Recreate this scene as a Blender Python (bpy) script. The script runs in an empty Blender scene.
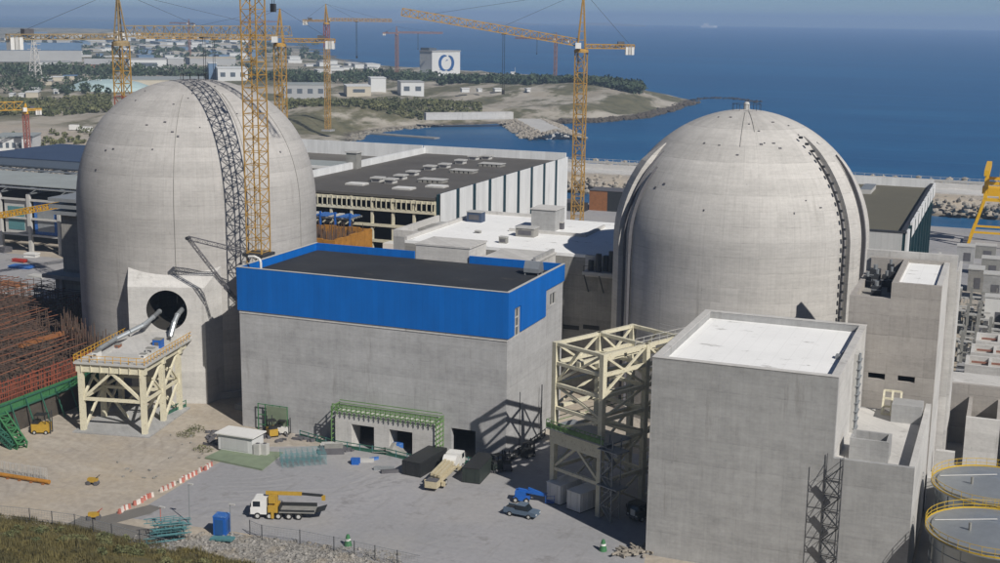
import bpy, math, random
import numpy as np
from mathutils import Vector, Matrix
rnd = random.Random(7)
R_ = math.radians
SC = bpy.context.scene
COL = SC.collection

# ------------------------------------------------------------------ camera
CAM_H = 71.0
FPX, PITCH, ROLL, YAW = 1301.0, 0.201366, 0.012648, 0.377051
def _basis():
    f = Vector((-math.sin(YAW)*math.cos(PITCH), math.cos(YAW)*math.cos(PITCH), -math.sin(PITCH)))
    r = Vector((math.cos(YAW), math.sin(YAW), 0)); u = r.cross(f)
    r2 = r*math.cos(ROLL) + u*math.sin(ROLL); u2 = r2.cross(f)
    return r2, u2, f
CR, CU, CF = _basis()
cam = bpy.data.cameras.new('camera'); cam_o = bpy.data.objects.new('camera', cam); COL.objects.link(cam_o)
cam.sensor_width = 36.0; cam.lens = FPX/1000*36.0; cam.clip_start = 0.5; cam.clip_end = 120000
M = Matrix(((CR.x, CU.x, -CF.x, 0), (CR.y, CU.y, -CF.y, 0), (CR.z, CU.z, -CF.z, CAM_H), (0, 0, 0, 1)))
cam_o.matrix_world = M
SC.camera = cam_o
def ray(px, py):
    return CR*((px-500)/FPX) - CU*((py-281.5)/FPX) + CF
def G(px, py, z=0.0):                       # point of a pixel's direction on the level z
    r = ray(px, py); t = (z-CAM_H)/r.z
    return Vector((r.x*t, r.y*t, z))
def WY(px, py, y):                          # ... on the wall plane y = const
    r = ray(px, py); t = y/r.y
    return Vector((r.x*t, y, CAM_H + r.z*t))
def WX(px, py, x):
    r = ray(px, py); t = x/r.x
    return Vector((x, r.y*t, CAM_H + r.z*t))

# ------------------------------------------------------------------ sky and sun
SUN_EL = R_(40.5); SUN_TO = Vector((0.84, -0.54, 0)).normalized()      # horizontal direction towards the sun
world = bpy.data.worlds.new('World'); SC.world = world; world.use_nodes = True
wn = world.node_tree.nodes; wl = world.node_tree.links
bg = wn['Background']; sky = wn.new('ShaderNodeTexSky'); sky.sky_type = 'NISHITA'; sky.sun_disc = False
sky.sun_elevation = SUN_EL; sky.sun_rotation = math.atan2(SUN_TO.x, SUN_TO.y)
sky.air_density = 0.5; sky.dust_density = 0.1; sky.ozone_density = 6.0
wl.new(sky.outputs[0], bg.inputs[0]); bg.inputs[1].default_value = 0.056
sun = bpy.data.lights.new('sun', 'SUN'); sun_o = bpy.data.objects.new('sun', sun); COL.objects.link(sun_o)
sun.energy = 4.7; sun.angle = R_(0.55); sun.color = (1.0, 0.955, 0.89)
sd = Vector((SUN_TO.x*math.cos(SUN_EL), SUN_TO.y*math.cos(SUN_EL), math.sin(SUN_EL)))
sun_o.rotation_euler = sd.to_track_quat('Z', 'Y').to_euler(); sun_o.location = (0, -50, 300)
SC.view_settings.view_transform = 'Standard'; SC.view_settings.look = 'None'
SC.view_settings.exposure = 0.0; SC.view_settings.gamma = 1.0
SC.cycles.max_bounces = 6; SC.cycles.volume_bounces = 1; SC.cycles.use_denoising = True
SC.cycles.use_adaptive_sampling = True; SC.cycles.adaptive_threshold = 0.015

# ------------------------------------------------------------------ materials
def lin(h):
    h = h.lstrip('#'); c = [int(h[i:i+2], 16)/255 for i in (0, 2, 4)]
    return tuple((x/12.92 if x <= .04045 else ((x+.055)/1.055)**2.4) for x in c) + (1,)
MATS = {}
class NT:
    def __init__(s, name):
        s.m = bpy.data.materials.new(name); s.m.use_nodes = True
        s.n = s.m.node_tree.nodes; s.l = s.m.node_tree.links
        s.b = s.n['Principled BSDF']; MATS[name] = s.m
    def node(s, t, **kw):
        n = s.n.new(t)
        for k, v in kw.items(): setattr(n, k, v)
        return n
    def put(s, n, i, v):
        if hasattr(v, 'is_output'): s.l.new(v, n.inputs[i])
        else: n.inputs[i].default_value = v
    def math(s, op, a, b=0.0, c=None, clamp=False):
        n = s.node('ShaderNodeMath', operation=op); n.use_clamp = clamp
        s.put(n, 0, a); s.put(n, 1, b)
        if c is not None: s.put(n, 2, c)
        return n.outputs[0]
    def noise(s, vec, scale, detail=3.0, rough=.6):
        n = s.node('ShaderNodeTexNoise'); s.put(n, 'Vector', vec); n.inputs['Scale'].default_value = scale
        n.inputs['Detail'].default_value = detail; n.inputs['Roughness'].default_value = rough
        return n.outputs['Fac']
    def coord(s):
        return s.node('ShaderNodeTexCoord').outputs['Object']
    def scale(s, vec, sc):
        n = s.node('ShaderNodeMapping'); s.put(n, 'Vector', vec); n.inputs['Scale'].default_value = sc
        return n.outputs[0]
    def mixc(s, f, a, b, blend='MIX'):
        n = s.node('ShaderNodeMix', data_type='RGBA', blend_type=blend)
        s.put(n, 0, f); s.put(n, 6, a); s.put(n, 7, b); return n.outputs[2]
    def rng(s, v, a, b, c, d):
        n = s.node('ShaderNodeMapRange'); s.put(n, 0, v)
        for i, x in enumerate((a, b, c, d)): n.inputs[i+1].default_value = x
        return n.outputs[0]
    def grey(s, v):
        n = s.node('ShaderNodeCombineColor')
        for i in range(3): s.put(n, i, v)
        return n.outputs[0]
    def base(s, c): s.put(s.b, 'Base Color', c)
    def bump(s, h, strength, dist=.1):
        n = s.node('ShaderNodeBump'); s.put(n, 'Height', h); n.inputs['Strength'].default_value = strength
        n.inputs['Distance'].default_value = dist; s.l.new(n.outputs[0], s.b.inputs['Normal'])

def plain(name, hexc, rough=.6, metal=0.0, var=.12, scale=1.5, wear=None, emit=None):
    if name in MATS: return MATS[name]
    t = NT(name); c = t.coord(); f = t.noise(c, scale, 4)
    v = t.rng(f, .25, .75, 1-var, 1+var)
    col = t.mixc(1.0, lin(hexc), t.grey(v), 'MULTIPLY')
    if wear:
        w = t.rng(t.noise(c, scale*2.3, 5, .7), .56, .66, 0, .75)
        col = t.mixc(w, col, lin(wear))
    t.base(col); t.b.inputs['Roughness'].default_value = rough; t.b.inputs['Metallic'].default_value = metal
    return t.m

def concrete(name, hexc, lift=3.0, panel=2.4, cyl=False, blot=.10, streak=.10, line=.13, fine=.05, dirt='6a6660', origin=(0, 0)):
    t = NT(name); g = t.node('ShaderNodeNewGeometry').outputs['Position']
    sep = t.node('ShaderNodeSeparateXYZ'); t.put(sep, 0, g)
    x, y, z = sep.outputs
    if cyl:
        u = t.math('MULTIPLY', t.math('ARCTAN2', t.math('SUBTRACT', x, origin[0]), t.math('SUBTRACT', y, origin[1])), 23.2)
    else:
        u = t.math('ADD', x, t.math('MULTIPLY', y, 1.0))
    uz = t.node('ShaderNodeCombineXYZ'); t.put(uz, 0, u); t.put(uz, 2, z)
    uv = uz.outputs[0]
    if not cyl:
        uv2 = g
    else: uv2 = uv
    # per lift / per panel tone
    wob = t.math('MULTIPLY', t.math('SUBTRACT', t.noise(g, .35, 2), .5), .22)
    zl = t.math('ADD', t.math('DIVIDE', z, lift), t.math('MULTIPLY', wob, .35)); fl = t.math('FLOOR', zl); fr = t.math('FRACT', zl)
    ul = t.math('ADD', t.math('DIVIDE', u, panel), t.math('MULTIPLY', wob, .3)); fu = t.math('FLOOR', ul); fru = t.math('FRACT', ul)
    cid = t.node('ShaderNodeCombineXYZ'); t.put(cid, 0, fu); t.put(cid, 1, fl)
    wn_ = t.node('ShaderNodeTexWhiteNoise', noise_dimensions='2D'); t.put(wn_, 'Vector', cid.outputs[0])
    wl_ = t.node('ShaderNodeTexWhiteNoise', noise_dimensions='1D'); t.put(wl_, 'W', fl)
    tone = t.math('ADD', t.rng(wn_.outputs['Value'], 0, 1, -fine, fine), t.rng(wl_.outputs['Value'], 0, 1, -fine*1.3, fine*1.3))
    # joint lines broken by noise
    jn = t.rng(t.noise(g, .6, 4, .7), .35, .65, 0, 1)
    lz = t.math('MULTIPLY', t.math('LESS_THAN', fr, .05), jn)
    lu = t.math('MULTIPLY', t.math('LESS_THAN', fru, .045), t.math('MULTIPLY', jn, .55))
    ln = t.math('MULTIPLY', t.math('MAXIMUM', lz, lu), line)
    # fine board lines
    brd = t.noise(t.scale(uv, (.25, .25, 3.2)), 1.0, 3, .6)
    brv = t.noise(t.scale(uv2, (3.0, 3.0, .12)), 1.0, 4, .65)
    big = t.noise(uv2, .055, 4, .6); mid = t.noise(uv2, .4, 5, .65)
    v = t.math('ADD', 1.0, tone)
    v = t.math('ADD', v, t.math('MULTIPLY', t.math('SUBTRACT', brd, .5), .34 if cyl else .2))
    grn = t.noise(t.scale(uv, (1.1, 1.1, 2.4)), 1.0, 5, .75)
    v = t.math('ADD', v, t.math('MULTIPLY', t.math('SUBTRACT', grn, .5), .42 if cyl else .5))
    hb = t.noise(t.scale(uv, (.02, .02, .55)), 1.0, 4, .6)
    v = t.math('ADD', v, t.math('MULTIPLY', t.math('SUBTRACT', hb, .5), .42))
    v = t.math('ADD', v, t.math('MULTIPLY', t.math('SUBTRACT', brv, .5), streak*4))
    v = t.math('ADD', v, t.math('MULTIPLY', t.math('SUBTRACT', big, .5), blot*4))
    v = t.math('ADD', v, t.math('MULTIPLY', t.math('SUBTRACT', mid, .5), blot*(2 if cyl else 4.5)))
    v = t.math('SUBTRACT', v, ln)
    col = t.mixc(1.0, lin(hexc), t.grey(v), 'MULTIPLY')
    dm = t.rng(t.noise(t.scale(uv2, (.5, .5, .06)), 1.0, 5, .7), .58, .75, 0, .55)
    col = t.mixc(dm, col, lin(dirt))
    sp = t.rng(t.noise(g, 2.2, 2, .5), .74, .78, 0, .35)
    col = t.mixc(sp, col, lin('5b5853'))
    ru = t.math('MULTIPLY', t.rng(t.noise(t.scale(uv2, (1.4, 1.4, .07)), 1.0, 4, .7), .68, .8, 0, .4), t.rng(t.noise(g, .09, 3, .6), .52, .62, 0, 1))
    col = t.mixc(ru, col, lin('7d7263'))
    t.base(col); t.b.inputs['Roughness'].default_value = .88
    t.bump(t.math('ADD', t.math('MULTIPLY', ln, -2), mid), .25, .06)
    return t.m

C1 = Vector((-150.6, 216.7, 0)); C2 = Vector((-46.7, 239.4, 0)); RD = 23.2
SEA_Z = -6.0
concrete('concrete_dome_a', 'a7a4a0', 2.6, 3.1, True, .075, .085, .2, .04, '817d76', (C1.x, C1.y))
concrete('concrete_dome_b', 'b2afaa', 2.6, 3.1, True, .075, .085, .2, .04, '837f78', (C2.x, C2.y))
concrete('concrete_wall', 'a2a2a2', 3.1, 2.6, False, .11, .07, .13, .025)
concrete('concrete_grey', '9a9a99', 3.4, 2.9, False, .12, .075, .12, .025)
concrete('concrete_dark', '8c8a85', 2.8, 2.4, False, .12, .12, .2, .07, '4f4c47')
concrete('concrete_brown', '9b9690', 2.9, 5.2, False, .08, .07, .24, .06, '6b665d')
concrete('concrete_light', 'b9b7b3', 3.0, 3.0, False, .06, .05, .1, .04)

def roofmat(name, hexc, spots, hexs, patch=.1):
    t = NT(name); g = t.node('ShaderNodeNewGeometry').outputs['Position']
    v = t.rng(t.noise(g, .12, 5, .65), .25, .75, 1-patch, 1+patch)
    col = t.mixc(1.0, lin(hexc), t.grey(v), 'MULTIPLY')
    st = t.rng(t.noise(t.scale(g, (.3, .6, .5)), 1.0, 5, .68), .61, .7, 0, spots)
    col = t.mixc(st, col, lin(hexs))
    # membrane seams
    sep = t.node('ShaderNodeSeparateXYZ'); t.put(sep, 0, g)
    fr = t.math('FRACT', t.math('DIVIDE', sep.outputs[0], 2.0))
    col = t.mixc(t.math('MULTIPLY', t.math('LESS_THAN', fr, .03), .18), col, lin(hexs))
    t.base(col); t.b.inputs['Roughness'].default_value = .8
    return t.m
roofmat('roof_white', 'e8e8e6', .75, '8f8d88', .06)
roofmat('roof_dark', '55524e', .6, '6e6860', .2); roofmat('roof_black', '26292e', .9, '48443f', .35)
roofmat('roof_grey', '625f5a', .5, '7d7972', .15)
roofmat('roof_olive', '5d5a4d', .5, '716c5c', .1)
roofmat('roof_pale', '8f9594', .4, '6e7678', .12)

def ruts(t, g, cx, cy, pitch, seed):
    w = t.node('ShaderNodeTexNoise'); t.put(w, 'Vector', g); w.inputs['Scale'].default_value = .025; w.inputs['Detail'].default_value = 2
    sep = t.node('ShaderNodeSeparateXYZ'); t.put(sep, 0, g); ws = t.node('ShaderNodeSeparateColor'); t.put(ws, 0, w.outputs['Color'])
    dx = t.math('ADD', t.math('SUBTRACT', sep.outputs[0], cx), t.math('MULTIPLY', t.math('SUBTRACT', ws.outputs[0], .5), 38))
    dy = t.math('ADD', t.math('SUBTRACT', sep.outputs[1], cy), t.math('MULTIPLY', t.math('SUBTRACT', ws.outputs[1], .5), 38))
    d = t.math('SQRT', t.math('ADD', t.math('MULTIPLY', dx, dx), t.math('MULTIPLY', dy, dy)))
    fr = t.math('FRACT', t.math('DIVIDE', d, pitch)); l = t.rng(t.math('ABSOLUTE', t.math('SUBTRACT', fr, .5)), .0, .2, 1, 0)
    ms = t.rng(t.noise(t.scale(g, (.06, .06, 1)), 1.0, 5, .65), .45, .62, 0, 1)
    return t.math('MULTIPLY', l, ms)
def ground_mat():
    t = NT('ground_soil'); g = t.node('ShaderNodeNewGeometry').outputs['Position']
    sep = t.node('ShaderNodeSeparateXYZ'); t.put(sep, 0, g)
    x, y, z = sep.outputs
    tan = t.mixc(t.rng(t.noise(g, .06, 5, .65), .35, .65, 0, 1), lin('a89c8a'), lin('9a938a'))
    tracks = t.rng(t.noise(t.scale(g, (.05, .16, 1)), 1.0, 6, .65), .5, .66, 0, .6)
    tan = t.mixc(tracks, tan, lin('b0a89c'))
    tan = t.mixc(t.math('MULTIPLY', ruts(t, g, -160, 130, 2.3, 1), .38), tan, lin('7f766a'))
    tan = t.mixc(t.math('MULTIPLY', ruts(t, g, -95, 190, 3.1, 2), .3), tan, lin('b9b0a2'))
    fine = t.rng(t.noise(g, .9, 5, .7), .25, .75, .8, 1.18)
    tan = t.mixc(1.0, tan, t.grey(fine), 'MULTIPLY')
    # scrub of the country behind the plant
    sc = t.noise(t.scale(g, (1, .45, 1)), .02, 8, .68)
    bare = t.mixc(t.rng(t.noise(t.scale(g, (1, .5, 1)), .03, 7, .7), .38, .62, 0, 1), lin('8d8577'), lin('a8a296'))
    scrub = t.mixc(t.rng(t.noise(g, .09, 5, .7), .35, .65, 0, 1), lin('4a4a33'), lin('6d6850'))
    far = t.rng(y, 630, 680, 0, 1)
    hillm = t.math('MULTIPLY', t.rng(y, 136, 132, 0, 1), 1.0)
    k = t.math('MULTIPLY', far, t.rng(sc, .46, .53, 0, 1))
    col = t.mixc(far, tan, bare)
    col = t.mixc(k, col, scrub)
    col = t.mixc(hillm, col, t.mixc(t.rng(t.noise(g, .5, 4), .3, .7, 0, 1), lin('4d4a2c'), lin('6a6038')))
    # dark wet rock near the water line
    wet = t.math('MULTIPLY', t.rng(z, -4.2, -5.4, 0, 1), t.rng(y, 400, 420, 0, 1))
    rock = t.mixc(t.rng(t.noise(g, .25, 5, .7), .4, .6, 0, 1), lin('35322d'), lin('6f675b'))
    col = t.mixc(wet, col, rock)
    t.base(col); t.b.inputs['Roughness'].default_value = .95
    t.bump(t.noise(g, .8, 6, .7), .5, .15)
ground_mat()
def gravel_mat():
    t = NT('gravel_grey'); g = t.node('ShaderNodeNewGeometry').outputs['Position']
    vo = t.node('ShaderNodeTexVoronoi'); t.put(vo, 'Vector', g); vo.inputs['Scale'].default_value = 2.6
    sep = t.node('ShaderNodeSeparateColor'); t.put(sep, 0, vo.outputs['Color'])
    v = t.rng(sep.outputs[0], 0, 1, .6, 1.35)
    col = t.mixc(1.0, lin('85827d'), t.grey(v), 'MULTIPLY')
    col = t.mixc(t.rng(t.noise(g, .25, 4, .6), .5, .65, 0, .6), col, lin('8d8373'))
    t.base(col); t.b.inputs['Roughness'].default_value = .95; t.bump(vo.outputs['Distance'], .6, .2)
gravel_mat()

def sea_mat():
    t = NT('sea_water'); g = t.node('ShaderNodeNewGeometry').outputs['Position']
    n1 = t.noise(t.scale(g, (.02, .05, 1)), 1.0, 8, .68); n2 = t.noise(t.scale(g, (.0009, .0045, 1)), 1.0, 6, .65)
    col = t.mixc(t.rng(n2, .35, .65, 0, 1), lin('0b4a78'), lin('185f8c'))
    n3 = t.noise(t.scale(g, (.003, .02, 1)), 1.0, 5, .6)
    col = t.mixc(t.rng(n1, .3, .7, 0, .5), col, lin('0a4068'))
    col = t.mixc(t.rng(n3, .52, .7, 0, .5), col, lin('2a6f98'))
    t.base(col); t.b.inputs['Roughness'].default_value = .32
    t.b.inputs['Specular IOR Level'].default_value = .125
    t.bump(t.noise(t.scale(g, (.05, .12, 1)), 1.0, 8, .7), .35, 1.2)
sea_mat()

def pave_mat():
    t = NT('yard_concrete'); g = t.node('ShaderNodeNewGeometry').outputs['Position']
    a = t.noise(g, .05, 5, .6); b = t.noise(t.scale(g, (.5, .08, 1)), 1.0, 5, .7); c = t.noise(g, 1.2, 5, .7)
    col = t.mixc(t.rng(a, .35, .65, 0, 1), lin('8c8c8e'), lin('979698'))
    col = t.mixc(t.rng(b, .55, .7, 0, .5), col, lin('7c7a78'))
    col = t.mixc(t.rng(t.noise(g, .2, 6, .72), .55, .68, 0, .7), col, lin('6f6d6c'))
    col = t.mixc(t.math('MULTIPLY', ruts(t, g, -60, 120, 2.2, 3), .3), col, lin('727170'))
    col = t.mixc(t.math('MULTIPLY', ruts(t, g, -120, 190, 3.3, 4), .35), col, lin('a6a4a2'))
    col = t.mixc(t.rng(t.noise(g, .035, 3, .5), .5, .62, 0, .45), col, lin('a19d98'))
    col = t.mixc(1.0, col, t.grey(t.rng(c, .25, .75, .88, 1.1)), 'MULTIPLY')
    t.base(col); t.b.inputs['Roughness'].default_value = .9
    t.bump(c, .25, .05)
pave_mat()
def clad_mat(name, hexc, step=1.0, rough=.38):
    t = NT(name); g = t.node('ShaderNodeNewGeometry').outputs['Position']
    sep = t.node('ShaderNodeSeparateXYZ'); t.put(sep, 0, g)
    u = t.math('ADD', sep.outputs[0], sep.outputs[1])
    fr = t.math('FRACT', t.math('DIVIDE', u, step)); fl = t.math('FLOOR', t.math('DIVIDE', u, step))
    w = t.node('ShaderNodeTexWhiteNoise', noise_dimensions='1D'); t.put(w, 'W', fl)
    v = t.math('ADD', t.rng(w.outputs['Value'], 0, 1, .95, 1.05), t.rng(t.noise(t.scale(g, (.3, .3, .1)), 1.0, 6, .7), .3, .7, -.1, .1))
    v = t.math('SUBTRACT', v, t.math('MULTIPLY', t.math('LESS_THAN', fr, .06), .12))
    t.base(t.mixc(1.0, lin(hexc), t.grey(v), 'MULTIPLY')); t.b.inputs['Roughness'].default_value = rough
    t.b.inputs['Specular IOR Level'].default_value = .3
clad_mat('blue_cladding', '0060b2', 1.0, .6)
clad_mat('white_cladding', 'd2d3d2', 1.2, .5)
clad_mat('grey_cladding', 'b4b5b4', 1.2, .55)
clad_mat('teal_cladding', '16343c', 1.1, .5)
for a in (('steel_cream', 'd0cab2', .5, 0, .1, 1.2, 'a3957a'), ('steel_yellow', 'c99a2c', .5, 0, .12, 1.5, '8f6c28'),
          ('crane_yellow', 'a98543', .55, 0, .15, 1.5, '745a35'), ('gantry_yellow', 'd9a913', .45, 0, .08, 1.5, None),
          ('crane_far', '8f6a5c', .6, 0, .1, 1.5, None), ('crane_red', '94574a', .5, 0, .15, 1.5, None), ('crane_white', 'c9c6c0', .5, 0, .1, 1.5, None),
          ('steel_grey', '8b8f92', .5, .2, .12, 1.5, None), ('steel_dark', '34363a', .6, .1, .15, 1.5, None),
          ('galvanised', 'a6abae', .42, .6, .1, .8, None), ('tank_steel', '9da3a8', .33, .75, .08, .4, None),
          ('paint_white', 'd4d3cf', .5, 0, .06, 1.2, None), ('paint_red', 'a33327', .5, 0, .1, 2, None),
          ('paint_blue', '1c58a6', .45, 0, .1, 1.5, None), ('paint_green', '3b7048', .6, 0, .15, 1.5, '2f5d36'),
          ('green_dark', '2f5f4e', .6, 0, .2, 1.5, None), ('safety_green', '62824f', .6, 0, .2, 1.5, None),
          ('paint_beige', 'b9ae92', .5, 0, .1, 1.5, '857b63'), ('paint_slate', '5a6b7d', .35, .2, .05, 1.5, None),
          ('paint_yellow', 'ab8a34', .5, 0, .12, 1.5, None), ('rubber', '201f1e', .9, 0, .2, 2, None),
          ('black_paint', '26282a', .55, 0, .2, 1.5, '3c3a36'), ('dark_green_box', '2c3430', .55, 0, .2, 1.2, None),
          ('rust_bar', '5b4a40', .85, 0, .3, .25, '76503f'), ('rust_orange', '85563f', .8, 0, .25, .8, None),
          ('wood_brown', '8a5a35', .85, 0, .25, 1.0, None), ('ochre_form', 'a1702a', .7, 0, .22, .7, '6e4b21'),
          ('teal_scaffold', '4f7c80', .6, 0, .2, 1.5, None), ('tarp_blue', '2d62a8', .6, 0, .2, 1.0, '8aa6c4'),
          ('tarp_teal', 'a2b6b6', .6, 0, .12, .05, None), ('light_grey', 'b3b2ae', .6, 0, .1, 1.0, None),
          ('mid_grey', '85847f', .7, 0, .15, 1.0, None), ('dark_grey', '57565a', .7, 0, .2, 1.0, None),
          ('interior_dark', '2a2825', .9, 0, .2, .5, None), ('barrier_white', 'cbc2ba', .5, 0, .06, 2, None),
          ('barrier_red', 'ad6a5e', .5, 0, .08, 2, None), ('turf_pad', '74806a', .95, 0, .15, .6, None),
          ('asphalt', '6b6863', .92, 0, .15, .5, None), ('roof_tile', '8a5f50', .8, 0, .15, .4, None),
          ('town_white', 'c6c7c6', .7, 0, .06, .05, None), ('town_grey', '9b9c9c', .7, 0, .08, .05, None),
          ('town_cream', 'b5ad9c', .7, 0, .08, .05, None), ('town_blue', '5f7893', .6, 0, .08, .05, None),
          ('town_dark', '4d5660', .6, 0, .08, .05, None), ('stone_grey', '7f7a70', .95, 0, .35, .7, '4c4842'),
          ('stone_pale', '928b80', .95, 0, .35, .3, '665e54'), ('navy_roof', '37465e', .6, 0, .1, .1, None), ('logo_blue', '1f4f86', .6, 0, .05, .2, None),
          ('track_soil', 'aa9f8e', .95, 0, .12, .5, 'a2978a'), ('track_yard', '868687', .95, 0, .1, .4, '919192'), ('rock_dark', '4d463d', .95, 0, .4, .2, '2f2b27'), ('rust_red', '8a4a36', .85, 0, .25, .5, '6b4a3e'), ('slab_shaded', '4a443d', .95, 0, .3, .4, '332f2b'), ('crane_tan', '93805f', .6, 0, .12, 1.5, '7a684c'), ('tank_yellow', 'c2a12c', .5, 0, .1, 1.5, None), ('bark', '4b3d30', .95, 0, .2, 1, None)):
    plain(*a)
t = NT('glass'); t.base(lin('1c242b')); t.b.inputs['Roughness'].default_value = .08
def leafmat(name, a, b, sc=.3):
    t = NT(name); g = t.node('ShaderNodeNewGeometry').outputs['Position']
    t.base(t.mixc(t.rng(t.noise(g, sc, 3, .7), .35, .65, 0, 1), lin(a), lin(b))); t.b.inputs['Roughness'].default_value = .8
leafmat('leaf_dark', '2e3d2c', '46553a', .12); leafmat('leaf_olive', '4b5234', '6b6a45', .08); leafmat('grass_dry', '44412a', '6d643c', .35)
def MT(m): return MATS[m]

# ------------------------------------------------------------------ mesh helpers
class MB:
    def __init__(s): s.v = []; s.f = []; s.sm = False
    def add(s, vs, fs):
        o = len(s.v); s.v += [tuple(v) for v in vs]; s.f += [tuple(i+o for i in f) for f in fs]; return s
    def box(s, x0, x1, y0, y1, z0, z1):
        vs = [(x, y, z) for z in (z0, z1) for y in (y0, y1) for x in (x0, x1)]
        return s.add(vs, [(0, 2, 3, 1), (4, 5, 7, 6), (0, 1, 5, 4), (2, 6, 7, 3), (0, 4, 6, 2), (1, 3, 7, 5)])
    def cbox(s, c, d, rz=0.0):
        ca, sa = math.cos(rz), math.sin(rz); vs = []
        for z in (-.5, .5):
            for y in (-.5, .5):
                for x in (-.5, .5):
                    X, Y = x*d[0], y*d[1]; vs.append((c[0]+X*ca-Y*sa, c[1]+X*sa+Y*ca, c[2]+z*d[2]))
        return s.add(vs, [(0, 2, 3, 1), (4, 5, 7, 6), (0, 1, 5, 4), (2, 6, 7, 3), (0, 4, 6, 2), (1, 3, 7, 5)])
    def bar(s, p, q, w, h=None, up=(0, 0, 1)):
        p, q = Vector(p), Vector(q); d = q-p
        if d.length < 1e-6: return s
        d.normalize(); u = Vector(up)
        if abs(d.dot(u)) > .97: u = Vector((0, 1, 0)) if abs(d.y) < .9 else Vector((1, 0, 0))
        a = d.cross(u).normalized(); b = a.cross(d); h = h or w; a *= w/2; b *= h/2
        vs = [e + i*a + j*b for e in (p, q) for i, j in ((-1, -1), (1, -1), (1, 1), (-1, 1))]
        return s.add(vs, [(0, 1, 2, 3), (7, 6, 5, 4), (0, 4, 5, 1), (1, 5, 6, 2), (2, 6, 7, 3), (3, 7, 4, 0)])
    def tube(s, p, q, r, n=8, r2=None):
        p, q = Vector(p), Vector(q); d = (q-p).normalized(); u = Vector((0, 0, 1)) if abs(d.z) < .95 else Vector((1, 0, 0))
        a = d.cross(u).normalized(); b = a.cross(d); r2 = r if r2 is None else r2; vs = []
        for e, rr in ((p, r), (q, r2)):
            for i in range(n):
                t = 2*math.pi*i/n; vs.append(e + a*(rr*math.cos(t)) + b*(rr*math.sin(t)))
        fs = [(i, (i+1) % n, n+(i+1) % n, n+i) for i in range(n)] + [tuple(range(n))[::-1], tuple(range(n, 2*n))]
        return s.add(vs, fs)
    def prism(s, poly, z0, z1):
        n = len(poly); vs = [(p[0], p[1], z0) for p in poly] + [(p[0], p[1], z1) for p in poly]
        return s.add(vs, [tuple(range(n))[::-1], tuple(range(n, 2*n))] + [(i, (i+1) % n, n+(i+1) % n, n+i) for i in range(n)])
    def xprism(s, prof, x0, x1):        # profile in (y, z) extruded along x
        n = len(prof); vs = [(x0, p[0], p[1]) for p in prof] + [(x1, p[0], p[1]) for p in prof]
        return s.add(vs, [tuple(range(n))[::-1], tuple(range(n, 2*n))] + [(i, (i+1) % n, n+(i+1) % n, n+i) for i in range(n)])
    def yprism(s, prof, y0, y1):        # profile in (x, z) extruded along y
        n = len(prof); vs = [(p[0], y0, p[1]) for p in prof] + [(p[0], y1, p[1]) for p in prof]
        return s.add(vs, [tuple(range(n)), tuple(range(n, 2*n))[::-1]] + [(i, n+i, n+(i+1) % n, (i+1) % n) for i in range(n)])
    def lathe(s, prof, c=(0, 0), n=48):  # profile in (r, z)
        k = len(prof); vs = []
        for i in range(n):
            a = 2*math.pi*i/n
            for r, z in prof: vs.append((c[0]+r*math.cos(a), c[1]+r*math.sin(a), z))
        fs = [(i*k+j, ((i+1) % n)*k+j, ((i+1) % n)*k+j+1, i*k+j+1) for i in range(n) for j in range(k-1)]
        return s.add(vs, fs)
    def quad(s, a, b, c, d): return s.add([a, b, c, d], [(0, 1, 2, 3)])
    def truss(s, p, q, w, h, n, ch=.16, br=.09, tri=False):
        """square (or triangular) lattice girder from p to q"""
        p, q = Vector(p), Vector(q); d = q-p; L = d.length; dn = d.normalized()
        up = Vector((0, 0, 1)) if abs(dn.z) < .95 else Vector((0, 1, 0))
        a = dn.cross(up).normalized(); b = a.cross(dn)
        cs = [(-w/2, 0), (w/2, 0), (0, h)] if tri else [(-w/2, -h/2), (w/2, -h/2), (w/2, h/2), (-w/2, h/2)]
        k = len(cs)
        for i, j in cs: s.bar(p+a*i+b*j, q+a*i+b*j, ch)
        for m in range(n):
            e0, e1 = p+d*(m/n), p+d*((m+1)/n)
            for c in range(k):
                (i0, j0), (i1, j1) = cs[c], cs[(c+1) % k]
                if m % 2: (i0, j0), (i1, j1) = (i1, j1), (i0, j0)
                s.bar(e0+a*i0+b*j0, e1+a*i1+b*j1, br)
                s.bar(e1+a*i0+b*j0, e1+a*i1+b*j1, br)
        return s
    def mesh(s, name):
        me = bpy.data.meshes.new(name); me.from_pydata(s.v, [], s.f); me.validate(); me.update(); return me
    def build(s, name, mat, parent=None, world=True, smooth=False, **kw):
        me = s.mesh(name); o = bpy.data.objects.new(name, me); COL.objects.link(o)
        me.materials.append(MT(mat) if isinstance(mat, str) else mat)
        if parent is not None:
            o.parent = parent
            if world:
                l, rz = absloc(parent)
                me.transform(Matrix.Rotation(-rz, 4, 'Z') @ Matrix.Translation(-l))
        elif world:                     # put the origin at the thing's base
            co = np.array(s.v); c = Vector((co[:, 0].mean(), co[:, 1].mean(), co[:, 2].min()))
            me.transform(Matrix.Translation(-c)); o.location = c
        if smooth:
            for pl in me.polygons: pl.use_smooth = True
        tag(o, **kw); return o
def absloc(o):
    l, rz = Vector(o.location), o.rotation_euler.z
    while o.parent is not None:
        o = o.parent; l = Matrix.Rotation(o.rotation_euler.z, 3, 'Z') @ l + Vector(o.location); rz += o.rotation_euler.z
    return l, rz
def tag(o, label=None, cat=None, group=None, kind=None):
    if label: o['label'] = label
    if cat: o['category'] = cat
    if group: o['group'] = group
    if kind: o['kind'] = kind
    return o
def T(name, label, cat, loc=(0, 0, 0), rz=0.0, group=None):
    o = bpy.data.objects.new(name, None); COL.objects.link(o); o.location = loc; o.rotation_euler = (0, 0, rz)
    o.empty_display_size = .5
    return tag(o, label, cat, group)
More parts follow.
